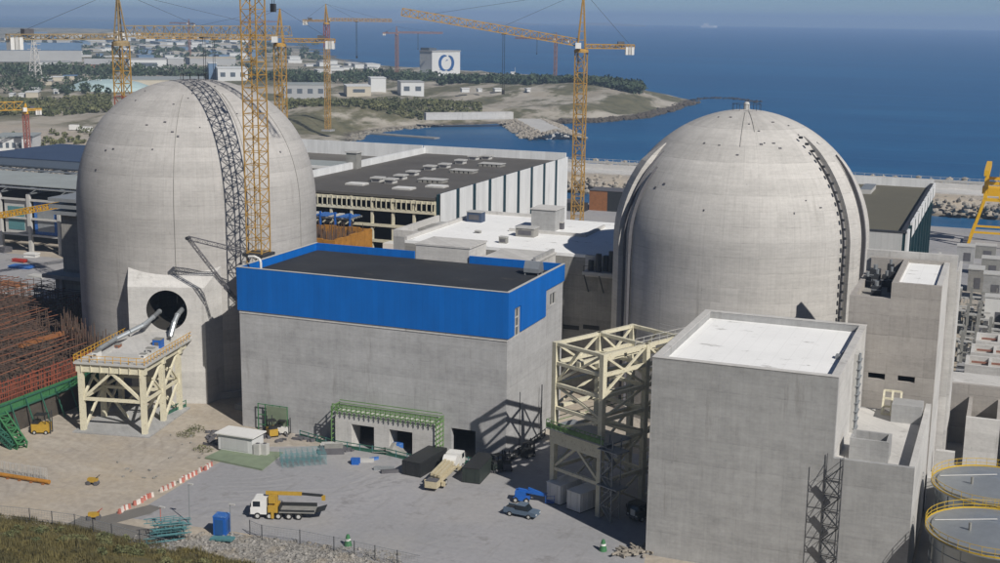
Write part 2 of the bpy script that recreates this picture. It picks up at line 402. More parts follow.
def smooth_by_angle(o, deg=35):
    me = o.data
    for p in me.polygons: p.use_smooth = True
    try: me.set_sharp_from_angle(angle=R_(deg))
    except Exception: pass
def copy_tree(o, parent=None):
    c = o.copy(); COL.objects.link(c)
    if parent is not None: c.parent = parent
    for ch in list(o.children): copy_tree(ch, c)
    return c
def ordinal(n): return ['first', 'second', 'third', 'fourth', 'fifth', 'sixth', 'seventh', 'eighth', 'ninth', 'tenth', 'eleventh', 'twelfth', 'thirteenth', 'fourteenth', 'fifteenth', 'sixteenth', 'seventeenth', 'eighteenth', 'nineteenth', 'twentieth'][n] if n < 20 else '%dth' % (n+1)

# ================================================================== SETTING
# ---- coast line (water's edge), walked from the quay on the right to the far shore on the left
def gp(*pts): return [(G(a, b, SEA_Z).x, G(a, b, SEA_Z).y) for a, b in pts]
coast = [(15000, 484), (-215, 484), (-215, 548), (15000, 548), (15000, 612), (-232, 606), (-330, 655)]
coast += gp((352, 141), (362, 134), (385, 130.5), (425, 126), (470, 124.5), (520, 123), (545, 123.5), (580, 121), (625, 119.5), (652, 113.5), (680, 108), (693, 102.5), (690, 99.5),
            (672, 95.5), (640, 92), (600, 85), (560, 80), (500, 75), (455, 71), (400, 68.5), (352, 64), (338, 58.5), (300, 51), (262, 44), (245, 39), (205, 35), (165, 32), (110, 30.3), (40, 29.2), (-60, 28.6))
coast += [(-15000, 9000), (-15000, -3000), (15000, -3000)]
CP = np.array(coast)
def coast_sd(X, Y):
    best = np.full(X.shape, 1e18); inside = np.zeros(X.shape, bool)
    n = len(CP)
    for i in range(n):
        ax, ay = CP[i]; bx, by = CP[(i+1) % n]; dx, dy = bx-ax, by-ay
        t = np.clip(((X-ax)*dx+(Y-ay)*dy)/(dx*dx+dy*dy+1e-9), 0, 1)
        best = np.minimum(best, (X-ax-t*dx)**2+(Y-ay-t*dy)**2)
        c = ((ay > Y) != (by > Y))
        with np.errstate(divide='ignore', invalid='ignore'):
            xi = (bx-ax)*(Y-ay)/(by-ay if by != ay else 1e-9)+ax
        inside ^= c & (X < xi)
    d = np.sqrt(best); return np.where(inside, d, -d)
def fbm(X, Y, s, seed):
    r = np.random.RandomState(seed); o = np.zeros_like(X)
    for k in range(5):
        a = r.rand()*6.28; f = s*2**k
        o += (np.sin(X*f*math.cos(a)+Y*f*math.sin(a)+r.rand()*6.28) * np.sin(-X*f*math.sin(a)*1.3+Y*f*math.cos(a)*1.1+r.rand()*6.28))/1.7**k
    return o
HEAD = [(G(a, b, 8), h, w) for a, b, h, w in ((470, 84, 3, 120), (520, 84, 4, 110), (570, 87, 4, 90), (610, 90, 4, 80), (645, 95, 3, 55), (400, 104, 2, 90), (350, 104, 3, 90), (310, 108, 3, 80), (450, 106, 2, 70))]
def height(X, Y):
    d = coast_sd(X, Y)
    quay = (Y < 620) & (X > -236)
    rocky = 3.0*fbm(X, Y, .08, 3)*np.exp(-np.abs(d)/18)*np.clip((Y-600)/60, 0, 1)
    slope = np.where(d > 0, np.where(quay, np.clip(-5.9+d*3.0, -6, 0), np.clip(-6.3+d*.16, -6.3, 0)), np.clip(-6.4+d*.3, -10, -6.4))
    h = slope + np.where(np.abs(d) < 60, rocky*.35, 0)
    for p, a, w in HEAD:
        h += np.where(d > 0, a*np.exp(-((X-p.x)**2+(Y-p.y)**2)/(2*w*w*.35))*np.clip(d/45, 0, 1), 0)
    # hillside below the camera
    hill = np.clip((136-Y)*.36, 0, 61)*np.clip((Y+400)/300, .2, 1)
    h = np.where(Y < 136, hill + .5*fbm(X, Y, .18, 5)*np.clip((136-Y)/12, 0, 1), h)
    # gentle relief inland
    inland = np.clip((Y-560)/300, 0, 1)*np.clip((d-30)/120, 0, 1)
    h = h + inland*(1.5+1.5*fbm(X, Y, .006, 9))
    far = np.clip((np.hypot(X, Y)-3500)/4000, 0, 1)*np.clip(d/800, 0, 1)
    rough = np.clip((Y-640)/40, 0, 1)*np.clip((d-6)/30, 0, 1)*np.clip((2500-Y)/600, 0, 1)
    h = h + rough*(1.3*fbm(X, Y, .035, 31)+.8*np.abs(fbm(X, Y, .09, 33)))
    return h + far*(10+12*fbm(X, Y, .0012, 11))
def axis(a, b, st, lo, hi, g=1.16):
    v = list(np.arange(a, b+.1, st)); s = st
    while v[-1] < hi: s *= g; v.append(min(v[-1]+s, hi))
    s = st
    while v[0] > lo: s *= g; v.insert(0, max(v[0]-s, lo))
    return np.array(v)
xs = axis(-640, 90, 7.5, -13900, 13900); ys = np.unique(np.concatenate([axis(-60, 300, 12, -2900, 300)[:-1], [136.0, 136.6, 134.0, 139.0], axis(300, 1180, 8, 300, 13900)]))
GX, GY = np.meshgrid(xs, ys); GZ = height(GX, GY)
nx, ny = len(xs), len(ys)
gm = MB(); gm.v = list(zip(GX.ravel().tolist(), GY.ravel().tolist(), GZ.ravel().tolist()))
gm.f = [(j*nx+i, j*nx+i+1, (j+1)*nx+i+1, (j+1)*nx+i) for j in range(ny-1) for i in range(nx-1)]
gm.build('ground', 'ground_soil', None, False, True, kind='structure')
def ground_z(x, y): return float(height(np.array([float(x)]), np.array([float(y)]))[0])
m = MB(); m.quad((-14000, -2990, SEA_Z), (14000, -2990, SEA_Z), (14000, 14000, SEA_Z), (-14000, 14000, SEA_Z))
# the sea as one sheet, its edge past the horizon
m.build('sea', 'sea_water', None, False, kind='structure')

def sheet(name, pts, z, mat, kind='structure', **kw):
    mb = MB(); mb.add([(p[0], p[1], z) for p in pts], [tuple(range(len(pts)))])
    return mb.build(name, mat, None, False, kind=kind, **kw)
def gl(*pts): return [(G(a, b).x, G(a, b).y) for a, b in pts]
sheet('yard_paving', gl((127, 518), (212, 466), (255, 447), (338, 446)) + [(-102, 187), (-72, 187), (-72, 200), (-36, 200), (-42, 161), (-36, 130)] + gl((600, 600), (420, 575), (330, 549), (235, 532)), .012, 'yard_concrete')
sheet('access_road', [(-120, 141.5), (-60, 141.5), (-40, 137), (-40, 128), (-120, 133)], .008, 'asphalt')
sheet('plant_paving', [(-8, 150), (40, 150), (40, 300), (-8, 300)], .008, 'yard_concrete')
sheet('quay_paving', [(-160, 372), (60, 372), (60, 480), (-210, 480), (-210, 400)], .008, 'yard_concrete')
sheet('site_paving', [(-330, 236), (-176, 236), (-176, 300), (-330, 300)], .008, 'yard_concrete')
sheet('coast_road', [(G(a, b).x, G(a, b).y) for a, b in ((0, 128), (60, 121), (200, 112), (200, 109), (60, 116), (0, 122))], .25, 'asphalt')
sheet('patched_strip', gl((85, 521), (150, 505), (162, 508), (150, 514), (105, 526)), .014, 'asphalt')
# breakwater roadway and parapet wall
b = T('breakwater', 'long sea wall with rock armour separating the basin from the sea', 'breakwater', (-60, 580, 0))
MB().box(-225, 60, 574, 590, 0, .5).build('roadway', 'concrete_light', b)
MB().box(-225, 60, 590, 592, 0, 2.6).build('parapet', 'concrete_light', b)
ico = [(0, 0, 1), (.89, 0, .45), (.28, .85, .45), (-.72, .53, .45), (-.72, -.53, .45), (.28, -.85, .45), (.72, .53, -.45), (-.28, .85, -.45), (-.89, 0, -.45), (-.28, -.85, -.45), (.72, -.53, -.45), (0, 0, -1)]
icf = [(0, 1, 2), (0, 2, 3), (0, 3, 4), (0, 4, 5), (0, 5, 1), (1, 6, 2), (2, 7, 3), (3, 8, 4), (4, 9, 5), (5, 10, 1), (2, 6, 7), (3, 7, 8), (4, 8, 9), (5, 9, 10), (1, 10, 6), (11, 7, 6), (11, 8, 7), (11, 9, 8), (11, 10, 9), (11, 6, 10)]
def stone(mb, c, r):
    vs = []
    for v in ico:
        k = r*rnd.uniform(.75, 1.2); vs.append((c[0]+v[0]*k, c[1]+v[1]*k, c[2]+v[2]*k*.8))
    mb.add(vs, icf)
m = MB()
for i in range(3000):
    x = rnd.uniform(-228, 40); s = rnd.random()
    if s < .55: stone(m, (x, rnd.uniform(545, 573), rnd.uniform(-5, .2)), rnd.uniform(.7, 1.5))
    else: stone(m, (x, rnd.uniform(592, 612), rnd.uniform(-4, 2.6)), rnd.uniform(.8, 1.7))
m.build('rock_armour', 'stone_pale', b, True, kind='stuff')
# rock groyne in the bay
pa, pb = G(528, 121, -4), G(556, 136, -4)
pier = T('rock_groyne', 'short rubble groyne with a pale top running into the bay', 'groyne', (pa+pb)/2)
d = (pb-pa); nrm = Vector((-d.y, d.x, 0)).normalized()
m = MB(); m.add([pa-nrm*9, pb-nrm*9, pb+nrm*9, pa+nrm*9] + [Vector((v.x, v.y, -9)) for v in (pa-nrm*9, pb-nrm*9, pb+nrm*9, pa+nrm*9)], [(0, 1, 2, 3), (0, 4, 5, 1), (1, 5, 6, 2), (2, 6, 7, 3), (3, 7, 4, 0)])
m.v = [(a, b_, c if c < -6 else -2.2) for a, b_, c in m.v]
m.build('roadway', 'concrete_light', pier)
m = MB()
for i in range(1100):
    tt = rnd.uniform(-.02, 1.08); s = rnd.choice((-1, 1)); off = rnd.uniform(9, 22) if tt < .98 else rnd.uniform(-18, 18)
    p = pa+d*tt+nrm*(s*off); stone(m, (p.x, p.y, -2.4-(abs(off)-9)*.28), rnd.uniform(.7, 1.7))
m.build('rock_armour', 'stone_pale', pier, True, kind='stuff')
def rocks_along(name, label, pts, z, n, w, r0, r1, mat='stone_grey'):
    q = [G(a, b_, z) for a, b_ in pts]; mb = MB()
    for i in range(n):
        k = rnd.randrange(len(q)-1); tt = rnd.random(); p = q[k].lerp(q[k+1], tt)
        stone(mb, (p.x+rnd.uniform(-w, w), p.y+rnd.uniform(-w, w)*1.6, z+rnd.uniform(-1, .6)), rnd.uniform(r0, r1))
    return mb.build(name, mat, None, True, label=label, cat='rocks', kind='stuff')
rocks_along('shore_rocks', 'dark rocks along the foot of the headland', ((560, 122), (600, 120.5), (640, 117), (660, 112), (692, 102)), -5.6, 1000, 7, .9, 2.8, 'rock_dark')
rocks_along('reef_rocks', 'low black reef trailing off the tip of the headland', ((692, 101), (705, 98.5), (735, 99), (760, 103)), -6.4, 150, 4, .8, 2.4, 'steel_dark')
rocks_along('bay_rocks', 'dark rocks along the inner beach of the bay', ((352, 140.5), (362, 134), (385, 131), (440, 126)), -6, 220, 4, .8, 2.2)
m = MB(); p0, p1 = G(362, 132, -5.2), G(437, 137.5, -5.2); dd = (p1-p0); nn = Vector((-dd.y, dd.x, 0)).normalized()*3
m.add([p0-nn, p1-nn, p1+nn, p0+nn] + [v-Vector((0, 0, 4)) for v in (p0-nn, p1-nn, p1+nn, p0+nn)], [(0, 1, 2, 3), (0, 4, 5, 1), (1, 5, 6, 2), (2, 6, 7, 3), (3, 7, 4, 0)])
m.build('jetty', 'concrete_dark', None, True, label='low dark jetty lying in the bay beyond the turbine hall roof', cat='jetty')
m = MB(); p0, p1 = G(425, 119, 0), G(512, 118, 0)
m.bar(p0+Vector((0, 0, 2)), p1+Vector((0, 0, 2)), 6, 5)
m.build('beach_wall', 'concrete_light', None, True, label='pale concrete wall along the beach at the head of the bay', cat='wall')
# bare sandy slope of the headland (cut bank)
# far hills across the water
def ridge(name, pts, dist, mat):
    mb = MB(); n = len(pts); vs = []
    for px, py in pts:
        r = ray(px, py); h = math.hypot(r.x, r.y); z = CAM_H+r.z/h*dist
        for k, dz in ((1.0, None), (1.0, -9), (1.12, -9)): vs.append((r.x/h*dist*k, r.y/h*dist*k, max(z, -5) if dz is None else dz))
    fs = []
    for i in range(n-1):
        a, b_ = i*3, (i+1)*3; fs += [(a+1, b_+1, b_, a), (a, b_, b_+2, a+2)]
    mb.add(vs, fs); return mb.build(name, mat, None, True, kind='structure')
pr = [(-60, 19)]; x = -60
while x < 150: x += 7; pr.append((x, 20.5+1.6*math.sin(x*.05)+rnd.uniform(-.7, .7)+max(0, x-60)*.02))
ridge('far_hills', pr, 11000, 'leaf_dark')
pr = [(318, 26)]; x = 318
while x < 640: x += 8; pr.append((x, 21.6+1.3*math.sin(x*.06)+rnd.uniform(-.5, .5)+max(0, x-430)*.012))
ridge('far_coast', pr, 12500, 'stone_grey')

# ================================================================== REACTOR DOMES
def dome(name, label, c, apex, spring, ex, mat, ribs, lines):
    th = T(name, label, 'reactor dome', (c.x, c.y, 0))
    HV = apex-spring; prof = [(RD+.9, 0), (RD+.9, 1.2), (RD, 1.2)] + [(RD, 1.2+(spring-1.2)*k/16) for k in range(1, 17)]
    prof += [(RD*math.cos(R_(a))**(2/ex), spring+HV*math.sin(R_(a))**(2/ex)) for a in (2, 4, 7, 10, 14, 18, 22, 26, 30, 34, 38, 42, 46, 50, 54, 58, 62, 66, 70, 74, 77, 80, 83, 86, 88)] + [(.01, apex)]
    s = MB().lathe(prof, (c.x, c.y), 120).build('shell', mat, th); smooth_by_angle(s, 40)
    toward = math.atan2(-c.x, -c.y)     # azimuth towards the camera (x over y)
    def mer(az, e, r):                  # point on the meridian az, at height angle e (deg) or z if below spring
        ce = math.cos(R_(max(e, 0)))**(2/ex); se = math.sin(R_(max(e, 0)))**(2/ex)
        return Vector((c.x+math.sin(az)*r*ce, c.y+math.cos(az)*r*ce, (spring+(HV+r-RD)*se) if e >= 0 else spring+e))
    es = [-spring+.2] + [-spring*k/5 for k in range(4, 0, -1)]
    for rel, w, top, brackets in ribs:
        az = toward-R_(rel); tang = Vector((math.cos(az), -math.sin(az), 0))
        def strip(nm, off, wd, out, tp, mt):
            el = es + list(np.arange(0, tp+.1, 4)); vs = []; mb = MB()
            for i, e in enumerate(el):
                taper = 1 if i < len(el)-3 else (.75, .45, .12)[i-(len(el)-3)]
                for sgn in (-1, 1):
                    for o in (RD-.3, RD+out*taper): vs.append(mer(az, e, o)+tang*(off+sgn*wd/2*taper))
            fs = []
            for i in range(len(el)-1):
                a, b_ = i*4, i*4+4; fs += [(a+1, a+3, b_+3, b_+1), (a, a+1, b_+1, b_), (a+2, b_+2, b_+3, a+3)]
            k = (len(el)-1)*4; fs += [(k, k+1, k+3, k+2)]
            mb.add(vs, fs); return mb.build(nm, mt, th)
        strip('buttress', 0, w, .95 if brackets or ex < 2 else .3, top, mat)
        rail = strip('rail', -w/2-.75, .3, .3, top-3, 'dark_grey'); strip('rail', w/2+.75, .3, .3, top-8, 'dark_grey'); strip('rail', -w/2-3.4, .3, .3, top-14, 'dark_grey')
        if brackets:
            for k, e in enumerate(list(np.linspace(-spring+2, -1, 20)) + list(range(2, int(top)-2, 4))):
                p = mer(az, e, RD+.1)+tang*(w/2+1.3)*SG; q = mer(az, e, RD+1.2)+tang*(w/2+1.3)*SG
                MB().cbox((p+q)/2, (.42, .6, .4), -az).build('bracket', 'steel_dark', th)
    for rel, e0, e1 in lines:           # cables down the shell
        az = toward-R_(rel); mb = MB(); el = list(np.linspace(e0, e1, 24))
        for a, b_ in zip(el, el[1:]): mb.bar(mer(az, a, RD+.05), mer(az, b_, RD+.05), .075)
        mb.build('cable', 'mid_grey', th)
    # apex vent with a guard rail
    if ex < 2: MB().lathe([(.55, apex-.2), (.55, apex+1.0), (.4, apex+1.3), (.01, apex+1.4)], (c.x, c.y), 12).build('apex_vent', 'light_grey', th)
    mb = MB()
    for k in range(10):
        a = k*math.tau/10; a2 = (k+1)*math.tau/10
        p = Vector((c.x+2.6*math.cos(a), c.y+2.6*math.sin(a), apex-.2)); q = Vector((c.x+2.6*math.cos(a2), c.y+2.6*math.sin(a2), apex-.2))
        mb.bar(p, p+Vector((0, 0, 1.2)), .07); mb.bar(p+Vector((0, 0, 1.2)), q+Vector((0, 0, 1.2)), .06)
    mb.build('guard_rail', 'steel_dark', th)
    # form tie scars and anchor plates
    for k in range(22):
        az = toward+R_(rnd.uniform(-62, 62)); e = rnd.uniform(18, 75)
        p = mer(az, e, RD+.02); n_ = Vector((math.sin(az)*math.cos(R_(max(e, 0))), math.cos(az)*math.cos(R_(max(e, 0))), math.sin(R_(max(e, 0)))))
        mb = MB().bar(p-n_*.05, p+n_*.08, rnd.uniform(.2, .55), rnd.uniform(.15, .35)); mb.build('anchor_plate', 'dark_grey', th)
    return th, spring, mer, toward
SG = 1
APEX1, APEX2 = 58.2, 54.85
dome1, SP1, mer1, tw1 = dome('reactor_dome', 'domed concrete reactor building with round black hatch opening, left of blue building', C1, APEX1, 33.4, 2.22, 'concrete_dome_a',
     [], [(-11, 63, -15), (24, 70, -26), (27, 64, -26), (55, 55, -15)])
dome2, SP2, mer2, tw2 = dome('reactor_dome', 'domed concrete reactor building with vertical ribs, behind the white-roofed tower block', C2, APEX2, 32.0, 1.92, 'concrete_dome_b',
     [(54, 2.6, 58, True), (-67, 3.2, 50, False)], [(-3, 80, 50), (8, 82, 60)])
# ---- hatch block on the left dome: a real portal with a round bore
def hatch_block():
    rel = 20.5; az = math.pi-R_(rel)     # azimuth of the face (x over y), towards the camera and a little right
    n = Vector((math.sin(az), math.cos(az), 0)); t = Vector((-n.y, n.x, 0))
    if t.x < 0: t = -t
    def P3(u, dpt, z): return C1+n*dpt+t*u+Vector((0, 0, z))
    fr = RD+2.4; hz = 17.6; hr = 3.75; W = 7.0; top = 21.9
    mb = MB(); N = 48; ring = []; outer = []
    for k in range(N):
        a = math.tau*k/N; ring.append((hr*math.cos(a), hz+hr*math.sin(a)))
        ca, sa = math.cos(a), math.sin(a)
        sc = min(W/abs(ca) if abs(ca) > 1e-6 else 1e9, (top-hz)/sa if sa > 1e-6 else ((hz)/(-sa) if sa < -1e-6 else 1e9))
        outer.append((ca*sc, hz+sa*sc))
    # snap the four corners
    for cx, cz in ((W, top), (-W, top), (-W, 0), (W, 0)):
        k = min(range(N), key=lambda i: (outer[i][0]-cx)**2+(outer[i][1]-cz)**2); outer[k] = (cx, cz)
    vs = [P3(u, fr, z) for u, z in ring] + [P3(u, fr, z) for u, z in outer] + [P3(u, fr-9, z) for u, z in ring]
    fs = []
    for k in range(N):
        j = (k+1) % N; fs.append((k, N+k, N+j, j))
    mb.add(vs[:2*N], fs)
    # sloped top and splayed sides back to the shell
    A = [P3(-W, fr, 0), P3(W, fr, 0), P3(W, fr, top), P3(-W, fr, top)]
    B = [P3(-W-2.0, RD-6, 0), P3(W+4.2, RD-6, 0), P3(W+4.2, RD-6, top+6.4), P3(-W-2.0, RD-6, top+6.4)]
    mb.add(A+B, [(3, 2, 6, 7), (1, 5, 6, 2), (0, 3, 7, 4)])
    blk = mb.build('hatch_block', 'concrete_light', dome1)
    # the shell itself stays; the bore goes in as a dark lined sleeve standing proud of it
    mb = MB(); vs = [P3(u, fr, z) for u, z in ring] + [P3(u, fr-8.5, z) for u, z in ring]
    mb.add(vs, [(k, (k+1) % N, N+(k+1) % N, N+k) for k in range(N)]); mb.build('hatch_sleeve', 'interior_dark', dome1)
    return P3, fr, hz, hr, n, t
HP, HFR, HZ, HR, HN, HT = hatch_block()
def open_shell():                       # the shell is open behind the hatch
    me = [o for o in dome1.children if o.name.startswith('shell')][0].data
    import bmesh
    bm = bmesh.new(); bm.from_mesh(me); dl = []
    for f in bm.faces:
        c = f.calc_center_median(); u = abs(c.x*HT.x+c.y*HT.y); fwd = c.x*HN.x+c.y*HN.y
        if fwd > 0 and u < 4.4 and HZ-4.2 < c.z < HZ+4.0: dl.append(f)
    bmesh.ops.delete(bm, geom=dl, context='FACES'); bm.to_mesh(me); bm.free()
open_shell()

# ================================================================== BLUE CLAD COMPOUND BUILDING
X0, X1, Y0, Y1, HB = -122.0, -72.5, 186.5, 213.2, 28.4
bb = T('compound_building', 'wide concrete building with bright blue cladding band, between the two domes', 'building', (-97.2, 200, 0))
doors = [(-99.3, -95.1, 4.2), (-92.3, -88.1, 4.2), (-82.1, -77.8, 4.9)]
m = MB(); x = X0
for a, c, h in doors:
    m.box(x, a, Y0, Y0+1, 0, 5.4); m.box(a, c, Y0, Y0+1, h, 5.4); x = c
m.box(x, X1, Y0, Y0+1, 0, 5.4); m.box(X0, X1, Y0, Y0+1, 5.4, 26.6)
m.build('front_wall', 'concrete_wall', bb)
m = MB().box(X0, X0+1, Y0+1, Y1, 0, 26.6).box(X0+1, X1-1, Y1-1, Y1, 0, 26.6)
# right wall with two window openings
W1 = (189.2, 191.8, 20.4, 25.0); W2 = (206.6, 209.6, 22.1, 24.2)
for y0, y1, z0, z1 in ((Y0+1, Y1, 0, W1[2]), (Y0+1, W1[0], W1[2], 26.6), (W1[1], W2[0], W1[2], 26.6), (W2[1], Y1, W1[2], 26.6), (W1[0], W1[1], W1[3], 26.6), (W2[0], W2[1], W1[2], W2[2]), (W2[0], W2[1], W2[3], 26.6)):
    m.box(X1-1, X1, y0, y1, z0, z1)
m.build('side_wall', 'concrete_wall', bb)
MB().box(X0+1, X1-1, Y0+1, Y1-1, 12, 12.4).build('floor_slab', 'interior_dark', bb)
rf = MB().box(X0+.4, X1-.4, Y0+.4, Y1-.4, 26.6, 27.1).build('roof', 'roof_black', bb)
MB().box(X0-.25, X1+.25, Y0-.25, Y0+.12, 20.9, HB).build('front_cladding', 'blue_cladding', bb)
m = MB().box(X1-.12, X1+.25, Y0+.12, W1[0]-.15, 20.9, HB).box(X1-.12, X1+.25, W1[0]-.15, W1[1]+.15, 25.3, HB).box(X1-.12, X1+.25, W1[1]+.15, 203.9, 20.9, HB).box(X1-.12, X1+.25, 203.9, Y1+.2, 25.4, HB)
m.build('side_cladding', 'blue_cladding', bb)
MB().box(X0-.25, X0+.12, Y0+.12, Y1+.2, 20.9, HB).build('side_cladding', 'blue_cladding', bb)
for a, c in ((X0+.12, -101.4), (-90.4, X1-.12)): MB().box(a, c, Y1-.15, Y1+.2, 20.9, HB).build('rear_cladding', 'blue_cladding', bb)
m = MB().box(X0-.3, X1+.3, Y0-.3, Y0+.17, HB+.01, HB+.09).box(X1-.17, X1+.3, Y0+.17, Y1+.25, HB+.01, HB+.09).box(X0-.3, X0+.17, Y0+.17, Y1+.25, HB+.01, HB+.09)
m.build('coping', 'light_grey', bb)
m = MB().box(X0-.02, X1+.04, Y0-.1, Y0-.004, 20.4, 20.86); m.build('ledge', 'concrete_light', bb)
for (y0, y1, z0, z1) in (W1, W2):
    w = MB().box(X1-.35, X1-.3, y0, y1, z0, z1).build('window', 'glass', bb)
    k = MB()
    for yy in (y0, (y0+y1)/2, y1): k.box(X1-.3, X1-.12, yy-.09, yy+.09, z0, z1)
    for zz in np.linspace(z0, z1, 4 if z1-z0 > 3 else 2): k.box(X1-.29, X1-.13, y0, y1, zz-.08, zz+.08)
    k.build('frame', 'light_grey', w)
u = T('roof_fan', 'small grey ventilation cowl at the right end of the black roof', 'roof fan', (-76.2, 208.2, 27.1))
m = MB().box(-77.6, -74.8, 207, 209.4, 27.6, 28.3); m.xprism([(207, 28.3), (209.4, 28.3), (209.0, 29.3), (207.6, 29.5)], -77.6, -74.8); m.build('cowl', 'galvanised', u)
m = MB()
for dx in (-77.4, -75.0):
    for dy in (207.2, 209.2): m.bar((dx, dy, 27.1), (dx, dy, 27.6), .16)
m.build('feet', 'steel_grey', u)
u = T('roof_davit', 'small white curved pipe at the left corner of the black roof', 'pipe', (-118.6, 188.2, 27.1))
m = MB(); pts = [Vector((-118.6, 188.2, 27.1)), Vector((-118.6, 188.2, 29.2)), Vector((-118.9, 188.2, 29.8)), Vector((-119.8, 188.2, 30.1)), Vector((-121.0, 188.2, 30.0))]
for a, c in zip(pts, pts[1:]): m.tube(a, c, .22)
m.build('pipe', 'paint_white', u)
# door portal with green scaffold
po = T('door_portal', 'concrete door surround with two black openings, topped by green scaffold', 'portal', (-92.8, 184.5, 0))
m = MB(); x = -102.0
for a, c, h in doors[:2]: m.box(x, a+.35, 183.6, Y0-.01, 0, 6.0); m.box(a+.35, c+.35, 183.6, Y0-.01, h, 6.0); x = c+.35
m.box(x, -83.7, 183.6, Y0-.01, 0, 6.0); m.build('surround', 'concrete_light', po)
m = MB()
for zz in (6.4, 6.9, 7.4): m.bar((-102.3, 183.2, zz), (-83.4, 183.2, zz), .12); m.bar((-102.3, 185.8, zz), (-83.4, 185.8, zz), .12)
for k in range(22):
    xx = -102.3+k*.9; m.bar((xx, 183.2, 5.6), (xx, 183.2, 7.5), .12); m.bar((xx, 183.0, 6.2), (xx, 185.9, 6.2), .1)
m.build('top_scaffold', 'safety_green', po)
for xx in (-83.3, -102.5):
    m = MB()
    for yy in (183.2, 184.7, 186.0): m.bar((xx, yy, 0), (xx, yy, 7), .14)
    for zz in np.arange(.5, 7, .8): m.bar((xx, 183.2, zz), (xx, 186.2, zz), .13)
    m.build('side_scaffold', 'safety_green', po)
# green hoarding / netting rail along the foot of the wall
def rail_run(name, label, pts, h, mat, mat2, cat='barrier', post=2.0):
    th = T(name, label, cat, pts[0]); mb = MB()
    for a, c in zip(pts, pts[1:]):
        a, c = Vector(a), Vector(c); n = max(1, int((c-a).length/post))
        for zz in (h*.5, h): mb.bar(a+Vector((0, 0, zz)), c+Vector((0, 0, zz)), .12)
        mb.bar(a+Vector((0, 0, h*.3)), c+Vector((0, 0, h*.3)), .05, h*.55)
        for k in range(n+1): p = a.lerp(c, k/n); MB().bar(p, p+Vector((0, 0, h+.15)), .12).build('post', mat2, th)
    mb.build('rail', mat, th); return th
rail_run('pipe_barrier', 'dark teal hoarding winding along the foot of the blue building', [G(300, 437), G(335, 447), G(385, 455), G(430, 466), G(445, 461), G(480, 466), G(500, 470)], 1.1, 'green_dark', 'teal_scaffold')
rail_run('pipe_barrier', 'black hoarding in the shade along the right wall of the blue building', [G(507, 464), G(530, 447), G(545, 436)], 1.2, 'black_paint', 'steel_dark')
# green-netted formwork standing at the left foot of the wall
th = T('formwork_screen', 'green netted screen standing against the wall left of the portal', 'screen', WY(258, 425, 185.8))
p, q = WY(258, 431, 185.7), WY(287, 431, 185.7)
m = MB().box(p.x+1.8, q.x, 185.66, 185.74, 1.2, 4.6); m.build('netting', 'turf_pad', th)
m = MB()
for k in range(5): xx = p.x+(q.x-p.x)*k/4; m.bar((xx, 185.9, 0), (xx, 185.9, 4.8), .14)
for zz in (1.0, 2.8, 4.7): m.bar((p.x, 185.9, zz), (q.x, 185.9, zz), .12)
m.build('frame', 'paint_green', th)

# ================================================================== TALL FUEL BUILDING WITH WHITE ROOF
FX0, FX1, FY0, FY1, HF = -42.0, -18.2, 160.6, 191.4, 27.5
fb = T('fuel_building', 'tall plain concrete block with white roof in the right foreground', 'building', (-30, 176, 0))
m = MB().box(FX0, FX1, FY0, FY0+.9, 0, HF).box(FX0, FX0+.9, FY0+.9, FY1, 0, HF).box(FX0+.9, FX1, FY1-.9, FY1, 0, HF)
m.build('wall', 'concrete_grey', fb)
MB().box(FX1-.9, FX1, FY0+.9, FY1-.9, 0, HF).build('right_wall', 'concrete_light', fb)  # sunward side in paler concrete, the brighter sunlight put into its colour
MB().box(FX0+.9, FX1-.9, FY0+.9, FY1-.9, 25.9, 26.5).build('roof', 'roof_white', fb)
m = MB().box(FX0-.06, FX1+.06, FY0-.06, FY0+.95, HF+.004, HF+.08).box(FX0-.06, FX0+.95, FY0+.95, FY1+.06, HF+.004, HF+.08).box(FX1-.95, FX1+.06, FY0+.95, FY1+.06, HF+.004, HF+.08).box(FX0+.95, FX1-.95, FY1-.95, FY1+.06, HF+.004, HF+.08)
m.build('coping', 'concrete_light', fb)
m = MB().box(FX1+.02, FX1+.5, 177.2, 179.6, 3, HF-1.0); m.build('pipe_chase', 'light_grey', fb)
m = MB()
for yy in (177.5, 178.3): m.tube((FX1+.7, yy, 15.6), (FX1+.7, yy, HF-1), .16)
for zz in np.arange(16, 26, 1.2): m.box(FX1+.5, FX1+1.0, 177.1, 178.8, zz, zz+.12)
m.build('ladder', 'steel_grey', fb)
m = MB().box(FX1-2.1, FX1-.9, 173.6, 174.8, 26.5, 27.0).box(FX1-1.4, FX1-.9, 174.8, 176, 26.5, 27.2); m.build('roof_drain', 'steel_grey', fb)
# lower annex
AX1 = -8.4; AY1 = 190.5; HA = 17.0
an = T('annex_building', 'lower concrete annex with pale parapet roof, right of the white-roofed tower block', 'building', (-13, 175, 0))
MB().box(FX1+.01, AX1, FY0+.05, FY0+.7, 0, HA).build('wall', 'concrete_grey', an); MB().box(FX1+.01, AX1-.7, AY1-.7, AY1, 0, 15.4).build('wall', 'concrete_grey', an)
MB().box(AX1-.7, AX1, FY0+.7, AY1, 0, HA).build('right_wall', 'concrete_light', an)  # sun side toned lighter than the front wall, light painted in
MB().box(FX1+.01, AX1-.7, FY0+.7, AY1-.7, 14.8, 15.4).build('roof', 'concrete_light', an)
m = MB().box(-16.9, -12.0, 166.0, 166.4, 15.4, 18.2).box(-12.4, -12.0, 166.4, 170, 15.4, 18.2).box(-16.9, -16.5, 166.4, 170, 15.4, 18.2).box(-16.5, -12.4, 169.6, 170, 15.4, 18.2).box(-16.5, -12.4, 166.4, 169.6, 16.6, 16.9)
m.build('roof_hatch', 'concrete_grey', an)
